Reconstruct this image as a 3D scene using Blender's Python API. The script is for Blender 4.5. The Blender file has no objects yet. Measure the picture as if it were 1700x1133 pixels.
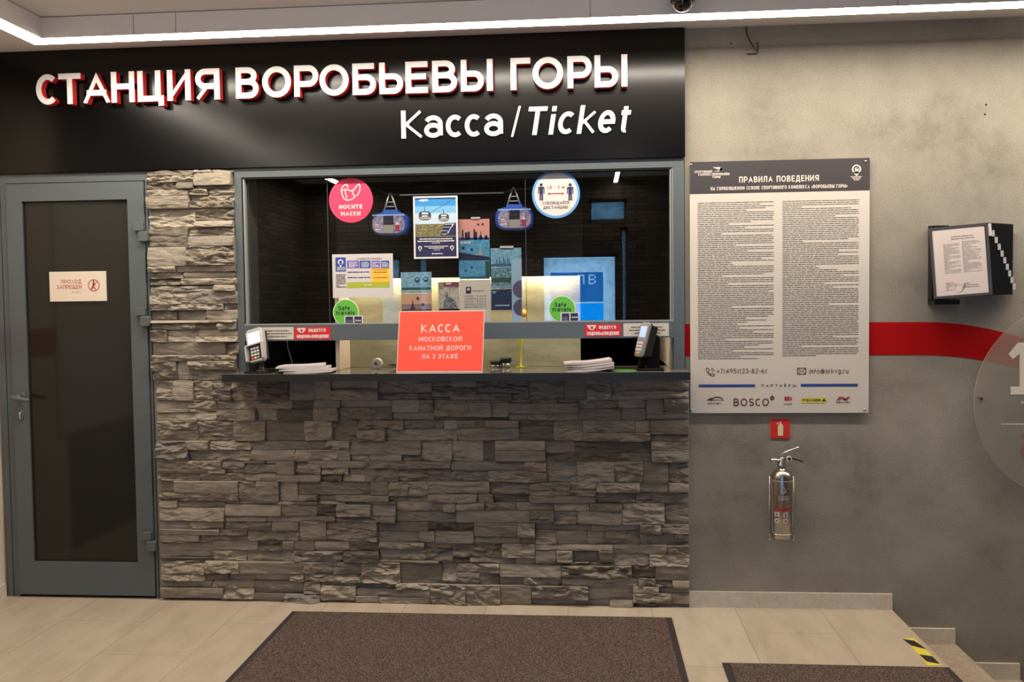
import bpy, math, random
from mathutils import Vector, Matrix, noise

# ---------------------------------------------------------------- camera, light, exposure
sc = bpy.context.scene
col = sc.collection
F_PX, CAM = 1513.8, Vector((0.0, -4.523, 1.52))
RIGHT = Vector((0.99648793, 0.08286857, -0.01202554))
DOWN = Vector((-0.00843181, -0.04358095, -0.99901432))
FWD = Vector((-0.08331097, 0.9956071, -0.04272916))
cam = bpy.data.cameras.new('camera')
cam.sensor_width = 36.0
cam.lens = F_PX * 36.0 / 1700.0
cam.clip_start = 0.02
cam_ob = bpy.data.objects.new('camera', cam)
col.objects.link(cam_ob)
m = Matrix.Identity(4)
for i, v in enumerate((RIGHT, -DOWN, -FWD)):
    for j in range(3):
        m[j][i] = v[j]
m.translation = CAM
cam_ob.matrix_world = m
sc.camera = cam_ob

world = bpy.data.worlds.new('daylight')          # winter daylight outside the entrance behind the viewer
sc.world = world
world.use_nodes = True
bg = world.node_tree.nodes['Background']
bg.inputs[0].default_value = (0.34, 0.66, 1.0, 1)
bg.inputs[1].default_value = 7.0

LED_STRENGTH = 34.0
LED_COLOR = (1.0, 0.885, 0.755, 1)
NICHE_STRENGTH = 36.0
FILL_STRENGTH = 6.5  # strength of the added fill lamp above the view
sc.view_settings.view_transform = 'Standard'
sc.view_settings.look = 'None'
sc.view_settings.gamma = 1.0
sc.view_settings.use_curve_mapping = False
sc.view_settings.exposure = 0.88
sc.cycles.max_bounces = 8
sc.cycles.transparent_max_bounces = 16
sc.cycles.caustics_reflective = False
sc.cycles.caustics_refractive = False
sc.cycles.sample_clamp_indirect = 6.0

rnd = random.Random(7)


def at(px, py, Y=0.0):
    """A point of the photograph carried onto the plane at depth Y -> (X, Z)."""
    d = RIGHT * ((px - 850) / F_PX) + DOWN * ((py - 566.5) / F_PX) + FWD
    t = (Y - CAM.y) / d.y
    p = CAM + d * t
    return p.x, p.z


# ---------------------------------------------------------------- materials
def lin(c):
    c = c / 255.0
    return c / 12.92 if c <= 0.04045 else ((c + 0.055) / 1.055) ** 2.4


def rgb(r, g, b):
    return (lin(r), lin(g), lin(b), 1.0)


MATS = {}


def mat(name, color=(0.5, 0.5, 0.5, 1), rough=0.5, metal=0.0, spec=0.5, emit=None, strength=0.0, alpha=None):
    if name in MATS:
        return MATS[name]
    mt = bpy.data.materials.new(name)
    mt.use_nodes = True
    b = mt.node_tree.nodes['Principled BSDF']
    b.inputs['Base Color'].default_value = color
    b.inputs['Roughness'].default_value = rough
    b.inputs['Metallic'].default_value = metal
    b.inputs['Specular IOR Level'].default_value = spec
    if emit is not None:
        b.inputs['Emission Color'].default_value = emit
        b.inputs['Emission Strength'].default_value = strength
    MATS[name] = mt
    return mt


def nd(mt, kind, **kw):
    n = mt.node_tree.nodes.new(kind)
    for k, v in kw.items():
        setattr(n, k, v)
    return n


def lk(mt, a, b):
    mt.node_tree.links.new(a, b)


def ramp(mt, fac, stops):
    r = nd(mt, 'ShaderNodeValToRGB')
    e = r.color_ramp.elements
    while len(e) < len(stops):
        e.new(0.5)
    for i, (p, c) in enumerate(stops):
        e[i].position = p
        e[i].color = c
    lk(mt, fac, r.inputs[0])
    return r.outputs[0]


def noise_node(mt, scale, detail=4.0, rough=0.55, stretch=None):
    tc = nd(mt, 'ShaderNodeTexCoord')
    n = nd(mt, 'ShaderNodeTexNoise')
    n.inputs['Scale'].default_value = scale
    n.inputs['Detail'].default_value = detail
    n.inputs['Roughness'].default_value = rough
    if stretch:
        mp = nd(mt, 'ShaderNodeMapping')
        mp.inputs['Scale'].default_value = stretch
        lk(mt, tc.outputs['Object'], mp.inputs[0])
        lk(mt, mp.outputs[0], n.inputs['Vector'])
    else:
        lk(mt, tc.outputs['Object'], n.inputs['Vector'])
    return n.outputs['Fac']


def add_bump(mt, fac, strength, dist):
    b = nd(mt, 'ShaderNodeBump')
    b.inputs['Strength'].default_value = strength
    b.inputs['Distance'].default_value = dist
    lk(mt, fac, b.inputs['Height'])
    lk(mt, b.outputs[0], mt.node_tree.nodes['Principled BSDF'].inputs['Normal'])
    return b


def mixc(mt, fac, a, b, mode='MIX'):
    n = nd(mt, 'ShaderNodeMix', data_type='RGBA', blend_type=mode)
    for sock, v in ((n.inputs[0], fac), (n.inputs[6], a), (n.inputs[7], b)):
        if hasattr(v, 'is_linked') or hasattr(v, 'links'):
            lk(mt, v, sock)
        else:
            sock.default_value = v
    return n.outputs[2]


def base(mt):
    return mt.node_tree.nodes['Principled BSDF'].inputs['Base Color']


# concrete wall with cloudy mottling and a sandy surface
concrete = mat('concrete_plaster', rough=0.85, spec=0.25)
cl = ramp(concrete, noise_node(concrete, 2.0, 8, 0.66), [(0.30, (0.185, 0.164, 0.130, 1)), (0.45, (0.285, 0.257, 0.206, 1)), (0.70, (0.365, 0.332, 0.273, 1))])
gr = ramp(concrete, noise_node(concrete, 190, 3, 0.75), [(0.3, (0.72, 0.72, 0.72, 1)), (0.7, (1.22, 1.22, 1.22, 1))])
lk(concrete, mixc(concrete, 1.0, cl, gr, 'MULTIPLY'), base(concrete))
add_bump(concrete, noise_node(concrete, 120, 6, 0.72), 0.34, 0.006)

backsplash_mat = mat('niche_concrete', rough=0.7, spec=0.3)
lk(backsplash_mat, ramp(backsplash_mat, noise_node(backsplash_mat, 9, 8, 0.7, (0.5, 1, 1.6)), [(0.3, rgb(142, 136, 108)), (0.5, rgb(168, 161, 132)), (0.75, rgb(186, 180, 152))]), base(backsplash_mat))
add_bump(backsplash_mat, noise_node(backsplash_mat, 60, 5, 0.7, (0.6, 1, 1)), 0.3, 0.003)

plaster = mat('ceiling_paint', rgb(234, 229, 221), 0.9, spec=0.2)
add_bump(plaster, noise_node(plaster, 140, 3), 0.12, 0.002)
beige = mat('beige_plaster', rgb(214, 198, 178), 0.85, spec=0.2)
add_bump(beige, noise_node(beige, 120, 4), 0.2, 0.003)

# ledger stone: colour differs from stone to stone
stone = mat('ledger_stone', rough=0.88, spec=0.25)
geo = nd(stone, 'ShaderNodeNewGeometry')
per = ramp(stone, geo.outputs['Random Per Island'], [(0.0, rgb(105, 97, 87)), (0.25, rgb(146, 136, 121)), (0.7, rgb(170, 159, 142)), (1.0, rgb(132, 125, 116))])
vein = ramp(stone, noise_node(stone, 26, 8, 0.72, (0.35, 1, 1.8)), [(0.25, (0.55, 0.54, 0.52, 1)), (0.5, (0.95, 0.95, 0.95, 1)), (0.8, (1.28, 1.26, 1.22, 1))])
lk(stone, mixc(stone, 1.0, per, vein, 'MULTIPLY'), base(stone))
add_bump(stone, noise_node(stone, 75, 8, 0.75, (0.5, 1, 1.6)), 0.6, 0.008)

# floor of long limestone tiles with hairline joints
floor_mat = mat('limestone_tile', rough=0.42, spec=0.4)
tc = nd(floor_mat, 'ShaderNodeTexCoord')
sx = nd(floor_mat, 'ShaderNodeSeparateXYZ')
lk(floor_mat, tc.outputs['Object'], sx.inputs[0])
ox = nd(floor_mat, 'ShaderNodeMath', operation='ADD')
ox.inputs[1].default_value = 4.08 - 0.707
lk(floor_mat, sx.outputs[0], ox.inputs[0])
oy = nd(floor_mat, 'ShaderNodeMath', operation='ADD')
oy.inputs[1].default_value = 8.1
lk(floor_mat, sx.outputs[1], oy.inputs[0])
cx = nd(floor_mat, 'ShaderNodeCombineXYZ')
lk(floor_mat, oy.outputs[0], cx.inputs[0])
lk(floor_mat, ox.outputs[0], cx.inputs[1])
br = nd(floor_mat, 'ShaderNodeTexBrick')
br.inputs['Scale'].default_value = 1.0
br.inputs['Brick Width'].default_value = 0.816
br.inputs['Row Height'].default_value = 0.408
br.inputs['Mortar Size'].default_value = 0.0016
br.inputs['Mortar Smooth'].default_value = 0.0
br.inputs['Color1'].default_value = rgb(176, 161, 141)
br.inputs['Color2'].default_value = rgb(185, 171, 152)
br.inputs['Mortar'].default_value = rgb(138, 122, 102)
lk(floor_mat, cx.outputs[0], br.inputs['Vector'])
fm = ramp(floor_mat, noise_node(floor_mat, 4.5, 7, 0.68, (2.2, 0.6, 1)), [(0.3, (0.83, 0.81, 0.78, 1)), (0.55, (1, 1, 1, 1)), (0.75, (1.07, 1.07, 1.07, 1))])
lk(floor_mat, mixc(floor_mat, 1.0, br.outputs['Color'], fm, 'MULTIPLY'), base(floor_mat))
add_bump(floor_mat, noise_node(floor_mat, 60, 4), 0.06, 0.002)
step_mat = mat('step_stone', rgb(168, 150, 132), 0.55, spec=0.35)
lk(step_mat, ramp(step_mat, noise_node(step_mat, 30, 6, 0.7), [(0.3, rgb(140, 124, 106)), (0.7, rgb(172, 156, 136))]), base(step_mat))
skirting = mat('skirting_stone', rgb(186, 174, 152), 0.5, spec=0.35)
lk(skirting, ramp(skirting, noise_node(skirting, 40, 5, 0.65), [(0.3, rgb(196, 186, 166)), (0.7, rgb(216, 206, 186))]), base(skirting))

carpet = mat('ribbed_mat_pile', rough=0.95, spec=0.1)
lk(carpet, ramp(carpet, noise_node(carpet, 260, 2, 0.8), [(0.38, rgb(38, 29, 27)), (0.5, rgb(78, 64, 59)), (0.64, rgb(138, 119, 107))]), base(carpet))
add_bump(carpet, noise_node(carpet, 260, 2, 0.8), 0.8, 0.004)
rubber = mat('dark_rubber', rgb(52, 44, 44), 0.75, spec=0.3)

fascia = mat('black_satin_panel', rgb(7, 7, 8), 0.2, spec=0.38)
add_bump(fascia, noise_node(fascia, 350, 2), 0.05, 0.001)
frame_mat = mat('slate_powder_coat', rgb(88, 96, 98), 0.42, spec=0.5)
add_bump(frame_mat, noise_node(frame_mat, 500, 2), 0.06, 0.001)
seal = mat('black_gasket', rgb(12, 12, 12), 0.7)
bead = mat('grey_glazing_bead', rgb(150, 152, 150), 0.4)
dark_glass = mat('smoked_glass', rgb(40, 39, 35), 0.09, spec=0.32)
granite = mat('black_polished_stone', rgb(34, 33, 32), 0.02, spec=0.8)
granite.node_tree.nodes['Principled BSDF'].inputs['IOR'].default_value = 2.3
lk(granite, ramp(granite, noise_node(granite, 300, 3, 0.7), [(0.35, rgb(84, 80, 73)), (0.7, rgb(136, 130, 118))]), base(granite))
chrome = mat('brushed_steel', rgb(200, 196, 190), 0.25, metal=1.0)
polished = mat('polished_steel', rgb(176, 166, 158), 0.28, metal=1.0)
black = mat('black_plastic', rgb(17, 17, 18), 0.4)
granite_edge = mat('honed_stone_edge', rgb(40, 39, 37), 0.5, spec=0.35)
matte_black = mat('matte_black', rgb(10, 10, 11), 0.85, spec=0.2)
dark_room = mat('dark_paint', rgb(14, 14, 13), 0.9, spec=0.15)
reveal_mat = mat('grey_reveal', rgb(60, 60, 54), 0.85)
white = mat('white_print', rgb(220, 214, 208), 0.5)
paper = mat('white_paper', rgb(206, 200, 196), 0.75, spec=0.2)
board_mat = mat('board_white', rgb(206, 198, 186), 0.55, spec=0.3)
letter_face = mat('letter_white_acrylic', rgb(240, 236, 232), 0.35)
letter_side = mat('letter_red_return', rgb(216, 44, 40), 0.4)
charcoal = mat('charcoal_print', rgb(62, 58, 60), 0.5)
ink = mat('grey_ink', rgb(112, 104, 97), 0.7)
dark_ink = mat('black_ink', rgb(38, 36, 40), 0.6)
maroon = mat('maroon_ink', rgb(96, 34, 38), 0.6)
red_ink = mat('red_ink', rgb(176, 62, 58), 0.6)
stripe_red = mat('red_wall_paint', rgb(172, 7, 11), 0.7, spec=0.15)
sign_red = mat('red_sign', rgb(206, 46, 32), 0.5)
orange_red = mat('coral_print', rgb(255, 84, 62), 0.45)
pink = mat('pink_print', rgb(246, 62, 98), 0.45)
blue_print = mat('blue_print', rgb(38, 74, 158), 0.5)
ring_blue = mat('light_blue_print', rgb(92, 152, 208), 0.5)
navy = mat('navy_print', rgb(34, 38, 76), 0.5)
green = mat('green_print', rgb(96, 182, 62), 0.5)
lime = mat('lime_print', rgb(168, 182, 44), 0.5)
amber = mat('amber_print', rgb(250, 186, 60), 0.5)
violet = mat('violet_print', rgb(108, 100, 180), 0.5)
yellow = mat('yellow_tape', rgb(214, 194, 62), 0.55)
yellow_soft = mat('pale_yellow_print', rgb(214, 198, 84), 0.55)
tape_black = mat('black_tape', rgb(24, 22, 26), 0.6)
sky1 = mat('poster_sky_deep', rgb(56, 140, 204), 0.5)
sky2 = mat('poster_sky', rgb(118, 178, 216), 0.5)
sky3 = mat('poster_sky_pale', rgb(186, 206, 220), 0.5)
salmon = mat('salmon_print', rgb(236, 164, 152), 0.5)
peach = mat('peach_print', rgb(216, 168, 136), 0.5)
dusk = mat('dusk_print', rgb(150, 124, 124), 0.5)
grey_print = mat('grey_print', rgb(150, 146, 138), 0.5)
silver = mat('silver_plastic', rgb(196, 192, 190), 0.35, metal=0.3)


def photo(name, stops, scale, stretch=(1, 1, 1)):
    mt = mat(name, rough=0.45)
    lk(mt, ramp(mt, noise_node(mt, scale, 5, 0.7, stretch), stops), base(mt))
    return mt


trees_print = photo('treetops_print', [(0.35, rgb(60, 62, 38)), (0.5, rgb(112, 106, 68)), (0.7, rgb(176, 166, 118))], 130, (1, 1, 1.6))
slope_print = photo('snowy_slope_print', [(0.35, rgb(34, 78, 100)), (0.5, rgb(92, 140, 158)), (0.65, rgb(196, 214, 220))], 60, (1, 1, 2.5))
river_print = photo('winter_park_print', [(0.3, rgb(52, 122, 168)), (0.55, rgb(92, 166, 206)), (0.75, rgb(176, 212, 230))], 55, (1, 1, 1.4))
night_print = photo('night_city_print', [(0.35, rgb(20, 28, 62)), (0.55, rgb(40, 58, 100)), (0.75, rgb(110, 124, 160))], 90, (1, 1, 1.5))
haze_print = photo('hazy_skyline_print', [(0.3, rgb(70, 126, 160)), (0.5, rgb(126, 178, 204)), (0.7, rgb(188, 210, 218))], 50, (1, 1, 2.0))
purple_print = photo('purple_photo_print', [(0.3, rgb(56, 52, 92)), (0.55, rgb(104, 92, 130)), (0.75, rgb(170, 160, 180))], 110, (1, 1, 2.5))
cabin_print = photo('cabin_picture_print', [(0.3, rgb(70, 64, 120)), (0.5, rgb(136, 128, 162)), (0.7, rgb(206, 196, 204))], 70)
sketch_print = photo('sketch_print', [(0.3, rgb(120, 116, 106)), (0.5, rgb(190, 184, 168)), (0.7, rgb(214, 208, 192))], 60)
metal_print = photo('metal_picture_print', [(0.35, rgb(40, 40, 48)), (0.5, rgb(110, 110, 116)), (0.68, rgb(200, 200, 202))], 120)
mag_mat = photo('magazine_cover', [(0.35, rgb(150, 128, 132)), (0.55, rgb(206, 192, 190)), (0.7, rgb(226, 216, 212))], 25, (1, 2, 1))

led_side_mat = mat('led_diffuser_dimmed', (0.9, 0.9, 0.9, 1), 0.5, emit=LED_COLOR, strength=LED_STRENGTH * .55)
led_mat = mat('led_diffuser', (0.9, 0.9, 0.9, 1), 0.5, emit=LED_COLOR, strength=LED_STRENGTH)
niche_led = mat('niche_led', (0.9, 0.9, 0.9, 1), 0.5, emit=(1, 0.86, 0.62, 1), strength=NICHE_STRENGTH)
uplight = mat('fill_diffuser', (0.9, 0.9, 0.9, 1), 0.5, emit=LED_COLOR, strength=FILL_STRENGTH)  # glowing top of the added fill lamp
screen_lit = mat('lit_terminal_screen', rgb(220, 225, 235), 0.3, emit=(0.95, 0.96, 1, 1), strength=0.75)
screen_blue = mat('blue_terminal_screen', rgb(140, 160, 220), 0.3, emit=(0.45, 0.55, 1, 1), strength=0.35)


def clear(name, tint, ior, haze=0.0, haze_color=(1, 1, 1, 1)):
    mt = bpy.data.materials.new(name)
    mt.use_nodes = True
    nt = mt.node_tree
    nt.nodes.remove(nt.nodes['Principled BSDF'])
    out = nt.nodes['Material Output']
    tr = nt.nodes.new('ShaderNodeBsdfTransparent')
    tr.inputs[0].default_value = tint
    gl = nt.nodes.new('ShaderNodeBsdfGlossy')
    gl.inputs['Roughness'].default_value = 0.0
    lw = nt.nodes.new('ShaderNodeLayerWeight')
    lw.inputs[0].default_value = 0.5                  # thin sheet: same reflectance from either side
    pw_ = nt.nodes.new('ShaderNodeMath')
    pw_.operation = 'POWER'
    pw_.inputs[1].default_value = 5.0
    nt.links.new(lw.outputs['Facing'], pw_.inputs[0])
    f0 = ((ior - 1) / (ior + 1)) ** 2
    fr = nt.nodes.new('ShaderNodeMath')
    fr.operation = 'MULTIPLY_ADD'
    fr.inputs[1].default_value = 1 - f0
    fr.inputs[2].default_value = f0
    nt.links.new(pw_.outputs[0], fr.inputs[0])
    mx = nt.nodes.new('ShaderNodeMixShader')
    nt.links.new(fr.outputs[0], mx.inputs[0])
    first = tr.outputs[0]
    if haze:
        df = nt.nodes.new('ShaderNodeBsdfDiffuse')
        df.inputs[0].default_value = haze_color
        m2 = nt.nodes.new('ShaderNodeMixShader')
        m2.inputs[0].default_value = haze
        nt.links.new(tr.outputs[0], m2.inputs[1])
        nt.links.new(df.outputs[0], m2.inputs[2])
        first = m2.outputs[0]
    nt.links.new(first, mx.inputs[1])
    nt.links.new(gl.outputs[0], mx.inputs[2])
    nt.links.new(mx.outputs[0], out.inputs[0])
    return mt


glass = clear('window_glass', (0.93, 0.95, 0.94, 1), 2.25)
acrylic = clear('frosted_acrylic', (0.95, 0.95, 0.95, 1), 1.4, 0.42, (0.42, 0.38, 0.31, 1))
pocket_clear = clear('clear_pocket', (0.96, 0.97, 0.98, 1), 1.35)
yellow_clear = clear('yellow_plastic_clear', (0.95, 0.95, 0.45, 1), 1.4, 0.6, (0.80, 0.80, 0.06, 1))


# ---------------------------------------------------------------- mesh builder
class MB:
    def __init__(self, *mats):
        self.v, self.f, self.mi, self.sm = [], [], [], []
        self.mats = list(mats)
        self.M = None

    def m(self, mt):
        if mt is None:
            return 0
        if mt not in self.mats:
            self.mats.append(mt)
        return self.mats.index(mt)

    def vert(self, p):
        p = Vector(p)
        if self.M is not None:
            p = self.M @ p
        self.v.append(p)
        return len(self.v) - 1

    def face(self, idx, mt=None, smooth=False):
        self.f.append(tuple(idx))
        self.mi.append(self.m(mt))
        self.sm.append(smooth)

    def poly(self, pts, mt=None):
        self.face([self.vert(p) for p in pts], mt)

    def box(self, x0, x1, y0, y1, z0, z1, mt=None, bev=0.0):
        if bev <= 0:
            i = [self.vert((x, y, z)) for z in (z0, z1) for y in (y0, y1) for x in (x0, x1)]
            for q in ((0, 2, 3, 1), (4, 5, 7, 6), (0, 1, 5, 4), (2, 6, 7, 3), (0, 4, 6, 2), (1, 3, 7, 5)):
                self.face([i[k] for k in q], mt)
            return
        # rounded outline in XZ carried through Y with chamfered rims
        out = [(x0 + bev, z0), (x1 - bev, z0), (x1, z0 + bev), (x1, z1 - bev), (x1 - bev, z1), (x0 + bev, z1), (x0, z1 - bev), (x0, z0 + bev)]
        self.prism_y(out, y0, y1, mt, bev * 0.7)

    def prism_y(self, pts, y0, y1, mt=None, bev=0.0, side=None, back=True):
        """outline in (x,z), counter-clockwise seen from -Y, carried from y0 (front) to y1 (back)"""
        n = len(pts)
        cxm = sum(p[0] for p in pts) / n
        czm = sum(p[1] for p in pts) / n
        rings = []
        if bev > 0:
            def shr(p):
                dx, dz = p[0] - cxm, p[1] - czm
                L = math.hypot(dx, dz) or 1
                k = max(0.0, (L - bev) / L)
                return cxm + dx * k, czm + dz * k
            spec = [(y0, True), (y0 + bev, False), (y1 - bev, False), (y1, True)]
            for y, s in spec:
                rings.append([self.vert((*(shr(p) if s else p), 0)[:1] + (y,) + (shr(p) if s else p)[1:]) for p in pts])
        else:
            rings = [[self.vert((p[0], y, p[1])) for p in pts] for y in (y0, y1)]
        self.face(rings[0], mt)
        if back:
            self.face(rings[-1][::-1], mt)
        for a, b in zip(rings, rings[1:]):
            for k in range(n):
                k2 = (k + 1) % n
                self.face((a[k2], a[k], b[k], b[k2]), side or mt)

    def lathe(self, prof, c=(0, 0, 0), n=32, mt=None, smooth=True, axis='z', cap=True):
        rings = []
        for r, h in prof:
            ring = []
            for k in range(n):
                a = 2 * math.pi * k / n
                if axis == 'z':
                    p = (c[0] + r * math.cos(a), c[1] + r * math.sin(a), c[2] + h)
                elif axis == 'y':
                    p = (c[0] + r * math.cos(a), c[1] + h, c[2] + r * math.sin(a))
                else:
                    p = (c[0] + h, c[1] + r * math.cos(a), c[2] + r * math.sin(a))
                ring.append(self.vert(p))
            rings.append(ring)
        for a, b in zip(rings, rings[1:]):
            for k in range(n):
                k2 = (k + 1) % n
                self.face((a[k], a[k2], b[k2], b[k]), mt, smooth)
        if cap:
            self.face(rings[0][::-1], mt)
            self.face(rings[-1], mt)

    def tube(self, pts, r, mt=None, n=8, smooth=True):
        pts = [Vector(p) for p in pts]
        rings = []
        for i, p in enumerate(pts):
            t = (pts[min(i + 1, len(pts) - 1)] - pts[max(i - 1, 0)]).normalized()
            u = t.cross(Vector((0, 1, 0)))
            if u.length < 0.1:
                u = t.cross(Vector((1, 0, 0)))
            u.normalize()
            w = t.cross(u)
            rr = r[i] if isinstance(r, (list, tuple)) else r
            rings.append([self.vert(p + (u * math.cos(2 * math.pi * k / n) + w * math.sin(2 * math.pi * k / n)) * rr) for k in range(n)])
        for a, b in zip(rings, rings[1:]):
            for k in range(n):
                k2 = (k + 1) % n
                self.face((a[k], a[k2], b[k2], b[k]), mt, smooth)
        self.face(rings[0][::-1], mt)
        self.face(rings[-1], mt)

    def disc(self, cx_, cz_, r, y, mt=None, n=40):
        self.poly([(cx_ + r * math.cos(2 * math.pi * k / n), y, cz_ + r * math.sin(2 * math.pi * k / n)) for k in range(n)], mt)

    def rect(self, x0, x1, z0, z1, y, mt=None):
        self.poly([(x0, y, z0), (x1, y, z0), (x1, y, z1), (x0, y, z1)], mt)


def build(name, mb, parent=None, origin=None, recalc=True):
    """link the collected shapes as ONE mesh object; vertices are given in world space"""
    if parent is not None:
        o0 = Vector(parent['_o'])
    else:
        o0 = Vector(origin) if origin is not None else Vector((0, 0, 0))
    me = bpy.data.meshes.new(name)
    me.from_pydata([v - o0 for v in mb.v], [], mb.f)
    for mt in mb.mats:
        me.materials.append(mt)
    me.polygons.foreach_set('material_index', mb.mi)
    me.polygons.foreach_set('use_smooth', mb.sm)
    me.update()
    ob = bpy.data.objects.new(name, me)
    col.objects.link(ob)
    if parent is not None:
        ob.parent = parent
        ob['_o'] = tuple(o0)
    else:
        ob.location = o0
        ob['_o'] = tuple(o0)
    return ob


def tag(o, label, cat, group=None, kind=None):
    o['label'] = label
    o['category'] = cat
    if group:
        o['group'] = group
    if kind:
        o['kind'] = kind
    return o


def thing(name, loc, label=None, cat=None, group=None, kind=None):
    o = bpy.data.objects.new(name, None)
    o.empty_display_size = 0.05
    col.objects.link(o)
    o.location = loc
    o['_o'] = tuple(loc)
    if label:
        tag(o, label, cat, group)
    if kind:
        o['kind'] = kind
    return o


def struct(name, mb, parent=None, origin=None):
    o = build(name, mb, parent, origin)
    if parent is None:
        o['kind'] = 'structure'
    return o


# ---------------------------------------------------------------- stroke lettering
def E(cx_, cy_, rx, ry, a0, a1):
    n = max(4, int(abs(a1 - a0) / 15))
    return [(cx_ + rx * math.cos(math.radians(a0 + (a1 - a0) * k / n)), cy_ + ry * math.sin(math.radians(a0 + (a1 - a0) * k / n))) for k in range(n + 1)]


def bowl(x0, y0, y1, xr, rx=0.38):
    s = 1 if xr > x0 else -1
    return [(x0, y1)] + E(xr - s * rx, (y0 + y1) / 2, s * rx, (y1 - y0) / 2, 90, -90) + [(x0, y0)]


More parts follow.
